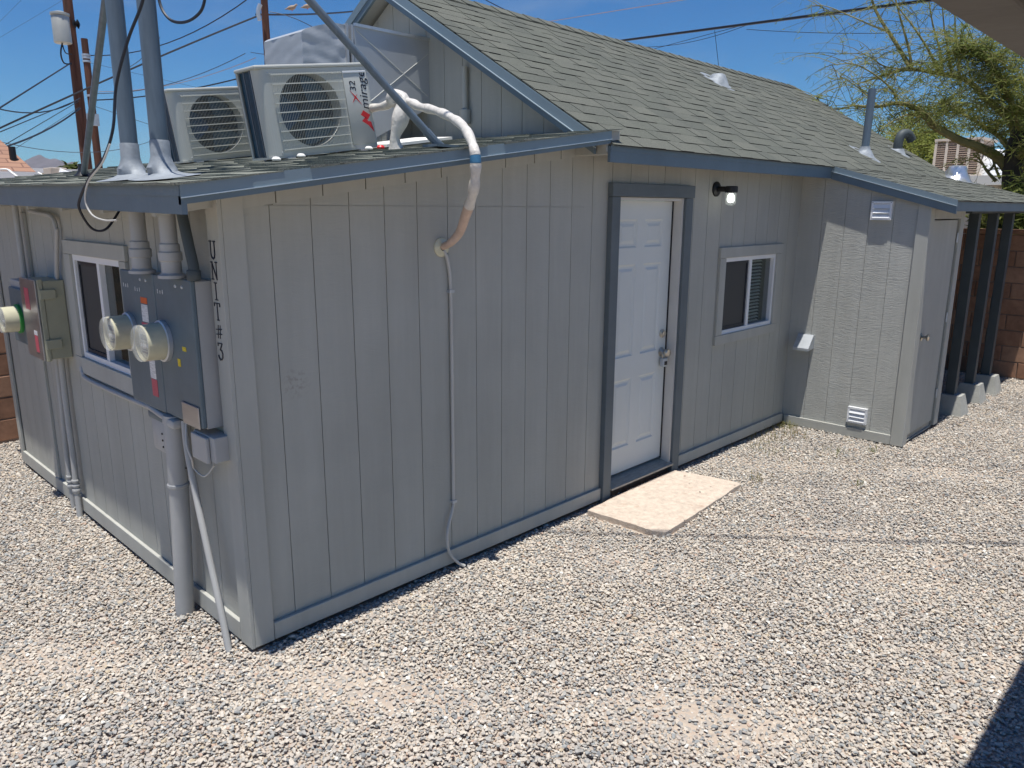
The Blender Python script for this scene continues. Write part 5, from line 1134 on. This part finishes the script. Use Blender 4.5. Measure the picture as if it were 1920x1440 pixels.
# ================================================================== TREES
def limb(mb, pts, r0, r1, n=7, k=4):
    P = smoothpath(pts, k); mb.tube(P, [r0 + (r1 - r0) * i / (len(P) - 1) for i in range(len(P))], n); return P
def twigs(mt, ml, P, count, lmin, lmax, spread, rnd, leafy=1.0, droop=.5, up=.35):
    for _ in range(count):
        i = rnd.randrange(max(1, len(P) // 6), len(P)); p = P[min(i, len(P) - 1)].copy()
        a = rnd.uniform(0, 6.283); d = Vector((math.cos(a), math.sin(a), rnd.gauss(up, spread))).normalized(); l = rnd.uniform(lmin, lmax); n = 7; Q = [p.copy()]
        for s in range(n):
            d = (d + Vector((rnd.gauss(0, .13), rnd.gauss(0, .13), -droop * .16 + rnd.gauss(0, .05)))).normalized(); p = p + d * l / n; Q.append(p.copy())
        qx, qy, _w = proj([Q[-1], Q[4]])
        if ((qx > 1735) & (qx < 1905) & (qy > 248) & (qy < 362)).any() and rnd.random() < .9: continue   # the open gap below the arching limb
        mt.tube(Q, [.0062 * (1 - .75 * s / n) for s in range(n + 1)], 3, False)
        for s in range(1, n + 1):
            for _k in range(int(3 * leafy + rnd.random())):
                b = Q[s].lerp(Q[s - 1], rnd.random()); e = Vector((rnd.gauss(0, 1), rnd.gauss(0, 1), rnd.gauss(-.3, .8))).normalized(); ll = rnd.uniform(.05, .16); w = e.orthogonal().normalized() * rnd.uniform(.004, .009)
                c = b + e * ll; m_ = b + e * ll * .5 + Vector((0, 0, -.01)); ml.add([b, m_ + w, c, m_ - w], [(0, 1, 2, 3)])
rnd = random.Random(5)
D = 13.0
tb = at(1908, 380, D); tree = thing('palo_verde_tree', (tb.x, tb.y, -.02), 'feathery palo verde tree with arching green limbs behind the brown wall', 'tree')
def tp(px, py, dd=0): return at(px, py, D + dd)
old = MB(); gl = MB(); lf = MB()
limb(old, [(tb.x + .1, tb.y - .1, -.02), (tb.x + .05, tb.y, 1.2), tp(1906, 390), tp(1900, 340), tp(1903, 290), tp(1915, 240), tp(1930, 180)], .20, .09, 10)
old.build('trunk', MAT['oldbark'], tree, True)
limbs = [
    ([tp(1903, 338), tp(1873, 297), tp(1833, 275, -.2), tp(1800, 263, -.3), tp(1750, 235, -.4), tp(1733, 213, -.5), tp(1717, 203, -.5), tp(1682, 193, -.6), tp(1647, 200, -.7), tp(1600, 198, -.9)], .075, .014),
    ([tp(1912, 250), tp(1880, 212, .2), tp(1850, 186, .2), tp(1813, 151, .2), tp(1762, 138, .1), tp(1708, 130, 0), tp(1675, 136, 0), tp(1609, 157, 0)], .06, .010),
    ([tp(1708, 129), tp(1681, 83, .1), tp(1642, 20, .2), tp(1625, -40, .2)], .035, .012), ([tp(1710, 129), tp(1703, 88), tp(1686, 26), tp(1672, -30)], .022, .008),
    ([tp(1760, 137), tp(1741, 94, -.2), tp(1708, 44, -.2), tp(1672, 0, -.2)], .022, .007), ([tp(1767, 136), tp(1762, 94, .2), tp(1749, 46, .2), tp(1740, -10, .2)], .02, .007),
    ([tp(1784, 140), tp(1779, 100), tp(1771, 58), tp(1766, 0)], .018, .007), ([tp(1799, 143), tp(1796, 86), tp(1792, 70), tp(1790, 20)], .022, .008),
    ([tp(1670, 60), tp(1640, 50), tp(1590, 28), tp(1550, 12), tp(1520, 10)], .013, .004), ([tp(1708, 130), tp(1660, 125), tp(1620, 102), tp(1570, 101)], .013, .004),
    ([tp(1682, 193, -.6), tp(1672, 168, -.6), tp(1640, 140, -.7), tp(1600, 120, -.8), tp(1560, 122, -.9)], .016, .005), ([tp(1647, 200, -.7), tp(1610, 165, -.7), tp(1575, 143, -.8)], .012, .004),
    ([tp(1733, 213, -.5), tp(1700, 215, -.6), tp(1655, 240, -.8), tp(1640, 262, -.8)], .016, .005), ([tp(1600, 198, -.9), tp(1570, 205, -.9), tp(1545, 198, -1), tp(1530, 180, -1)], .010, .004),
    ([tp(1905, 300), tp(1880, 262, .5), tp(1850, 240, .6), tp(1800, 210, .8), tp(1770, 190, .9)], .05, .012), ([tp(1915, 250), tp(1895, 190, -.5), tp(1870, 140, -.6), tp(1840, 100, -.7), tp(1800, 90, -.8)], .045, .010),
    ([tp(1930, 200), tp(1960, 130), tp(1950, 60), tp(1930, 0)], .06, .015), ([tp(1905, 300), tp(1950, 260, -.5), tp(2000, 220, -.8)], .06, .015), ([tp(1870, 295), tp(1855, 320), tp(1838, 305), tp(1815, 300), tp(1790, 318)], .018, .005),
    ([tp(1868, 340), tp(1850, 320), tp(1838, 300), tp(1825, 290)], .025, .008), ([tp(1875, 335), tp(1862, 300), tp(1864, 270)], .02, .007)]
PL = []
for pts_, a_, b_ in limbs: PL.append(limb(gl, pts_, a_, b_, 6))
gl2 = MB(); gl2.v, gl2.f = gl.v, gl.f
dens = {0: 75, 1: 70, 2: 16, 3: 14, 4: 14, 5: 12, 6: 10, 7: 16, 8: 16, 9: 18, 10: 24, 11: 16, 12: 26, 13: 20, 14: 150, 15: 210, 16: 140, 17: 120, 18: 14, 19: 12, 20: 12}
for i, P in enumerate(PL):
    big = i in (14, 15, 16, 17)
    twigs(gl2, lf, P, dens[i], .35, 1.1 if not big else 1.35, .45, rnd, leafy=(.75 if i in (0, 1) else 1.7 if big else .5), droop=.7, up=.3)
gl2.build('limbs', MAT['bark'], tree, True)
lf.build('crown', MAT['leaf'], tree)
def bushy(name, label, px, py, D, rx, rz, mat, count, seed):
    r = random.Random(seed); c = at(px, py, D); t = thing(name, (c.x, c.y, -.02), label, 'tree'); mt = MB(); ml = MB()
    mt.tube([(c.x, c.y, -.02), (c.x + .1, c.y, c.z * .6), (c.x, c.y, c.z)], [.14, .1, .04], 8)
    for k in range(count):
        a, b = r.uniform(0, 6.283), math.acos(r.uniform(-.6, 1)); q = r.uniform(.35, 1) * (1 + .25 * math.sin(3 * a) * math.sin(2 * b))
        p = Vector((c.x + rx * q * math.sin(b) * math.cos(a), c.y + rx * q * math.sin(b) * math.sin(a), c.z + rz * q * math.cos(b)))
        for _ in range(14):
            e = Vector((r.gauss(0, 1), r.gauss(0, 1), r.gauss(-.2, .7))).normalized(); o = p + Vector((r.gauss(0, .12), r.gauss(0, .12), r.gauss(0, .12))); l = r.uniform(.08, .22); w = e.orthogonal().normalized() * r.uniform(.008, .02)
            ml.add([o, o + e * l * .5 + w, o + e * l, o + e * l * .5 - w], [(0, 1, 2, 3)])
    mt.build('trunk', MAT['oldbark'], t, True); ml.build('crown', mat, t)
bushy('leafy_tree', 'rounded light green tree beyond the shingle roof edge', 1722, 300, 24, 1.15, 1.25, MAT['leaf2'], 900, 3)
bushy('green_shrub', 'green shrub standing behind the brown wall under the porch eave', 1925, 425, 12.6, .55, .6, MAT['leaf'], 420, 9)

# ================================================================== MOUNTAINS
def mountain(px, ypk, D, wl, wr, seed, ridge):
    r = random.Random(seed); c = at(px, ypk, D); rt = Vector((ROT[0][0], ROT[1][0], 0)).normalized(); fw = Vector((-rt.y, rt.x, 0)); nx, ny = 60, 24; V = []; F = []
    ph = [r.uniform(0, 6.28) for _ in range(8)]
    for j in range(ny + 1):
        for i in range(nx + 1):
            u = -1 + 2 * i / nx; v = -1 + 2 * j / ny; w = wl if u < 0 else wr
            h = 0
            for (q, hh) in ridge: pass
            xs = [q for q, _ in ridge]; hs = [hh for _, hh in ridge]; h = float(np.interp(u, xs, hs)) * max(0, 1 - abs(v)) ** .8
            h *= 1 + .07 * math.sin(9 * u + ph[0]) * math.sin(7 * v + ph[1]) + .04 * math.sin(23 * u + ph[2] + 5 * v)
            p = Vector((c.x, c.y, 0)) + rt * u * w + fw * v * 900; V.append((p.x, p.y, h * c.z - 3))
            if j < ny and i < nx: b = j * (nx + 1) + i; F.append((b, b + 1, b + nx + 2, b + nx + 1))
    MB().add(V, F).build('mountain', MAT['mountain'], None, False, kind='structure')
mountain(88, 288, 6000, 420, 420, 1, [(-1, .2), (-.75, .45), (-.3, .72), (-.12, .95), (0, 1.0), (.12, .93), (.4, .78), (.6, .55), (.8, .35), (1, .15)])
mountain(245, 300, 7000, 420, 420, 2, [(-1, .2), (-.65, .62), (-.42, .72), (-.2, .80), (0, .95), (.2, 1), (.5, .75), (1, .2)])

# ================================================================== HAZE
hz = MB().box(-3100, 7100, -3100, 9100, -4.5, 620).build('haze', MAT['glass'], None, kind='stuff', label='thin pale desert air fading the far mountains', cat='haze')
hm = bpy.data.materials.new('desert_air'); hm.use_nodes = True; hn = hm.node_tree; hn.nodes.clear()
ho = hn.nodes.new('ShaderNodeOutputMaterial'); hv = hn.nodes.new('ShaderNodeVolumePrincipled'); hv.inputs['Color'].default_value = (.80, .88, 1.0, 1); hv.inputs['Density'].default_value = 0.00006; hv.inputs['Anisotropy'].default_value = 0.2
hn.links.new(hv.outputs[0], ho.inputs['Volume']); hz.data.materials.clear(); hz.data.materials.append(hm)
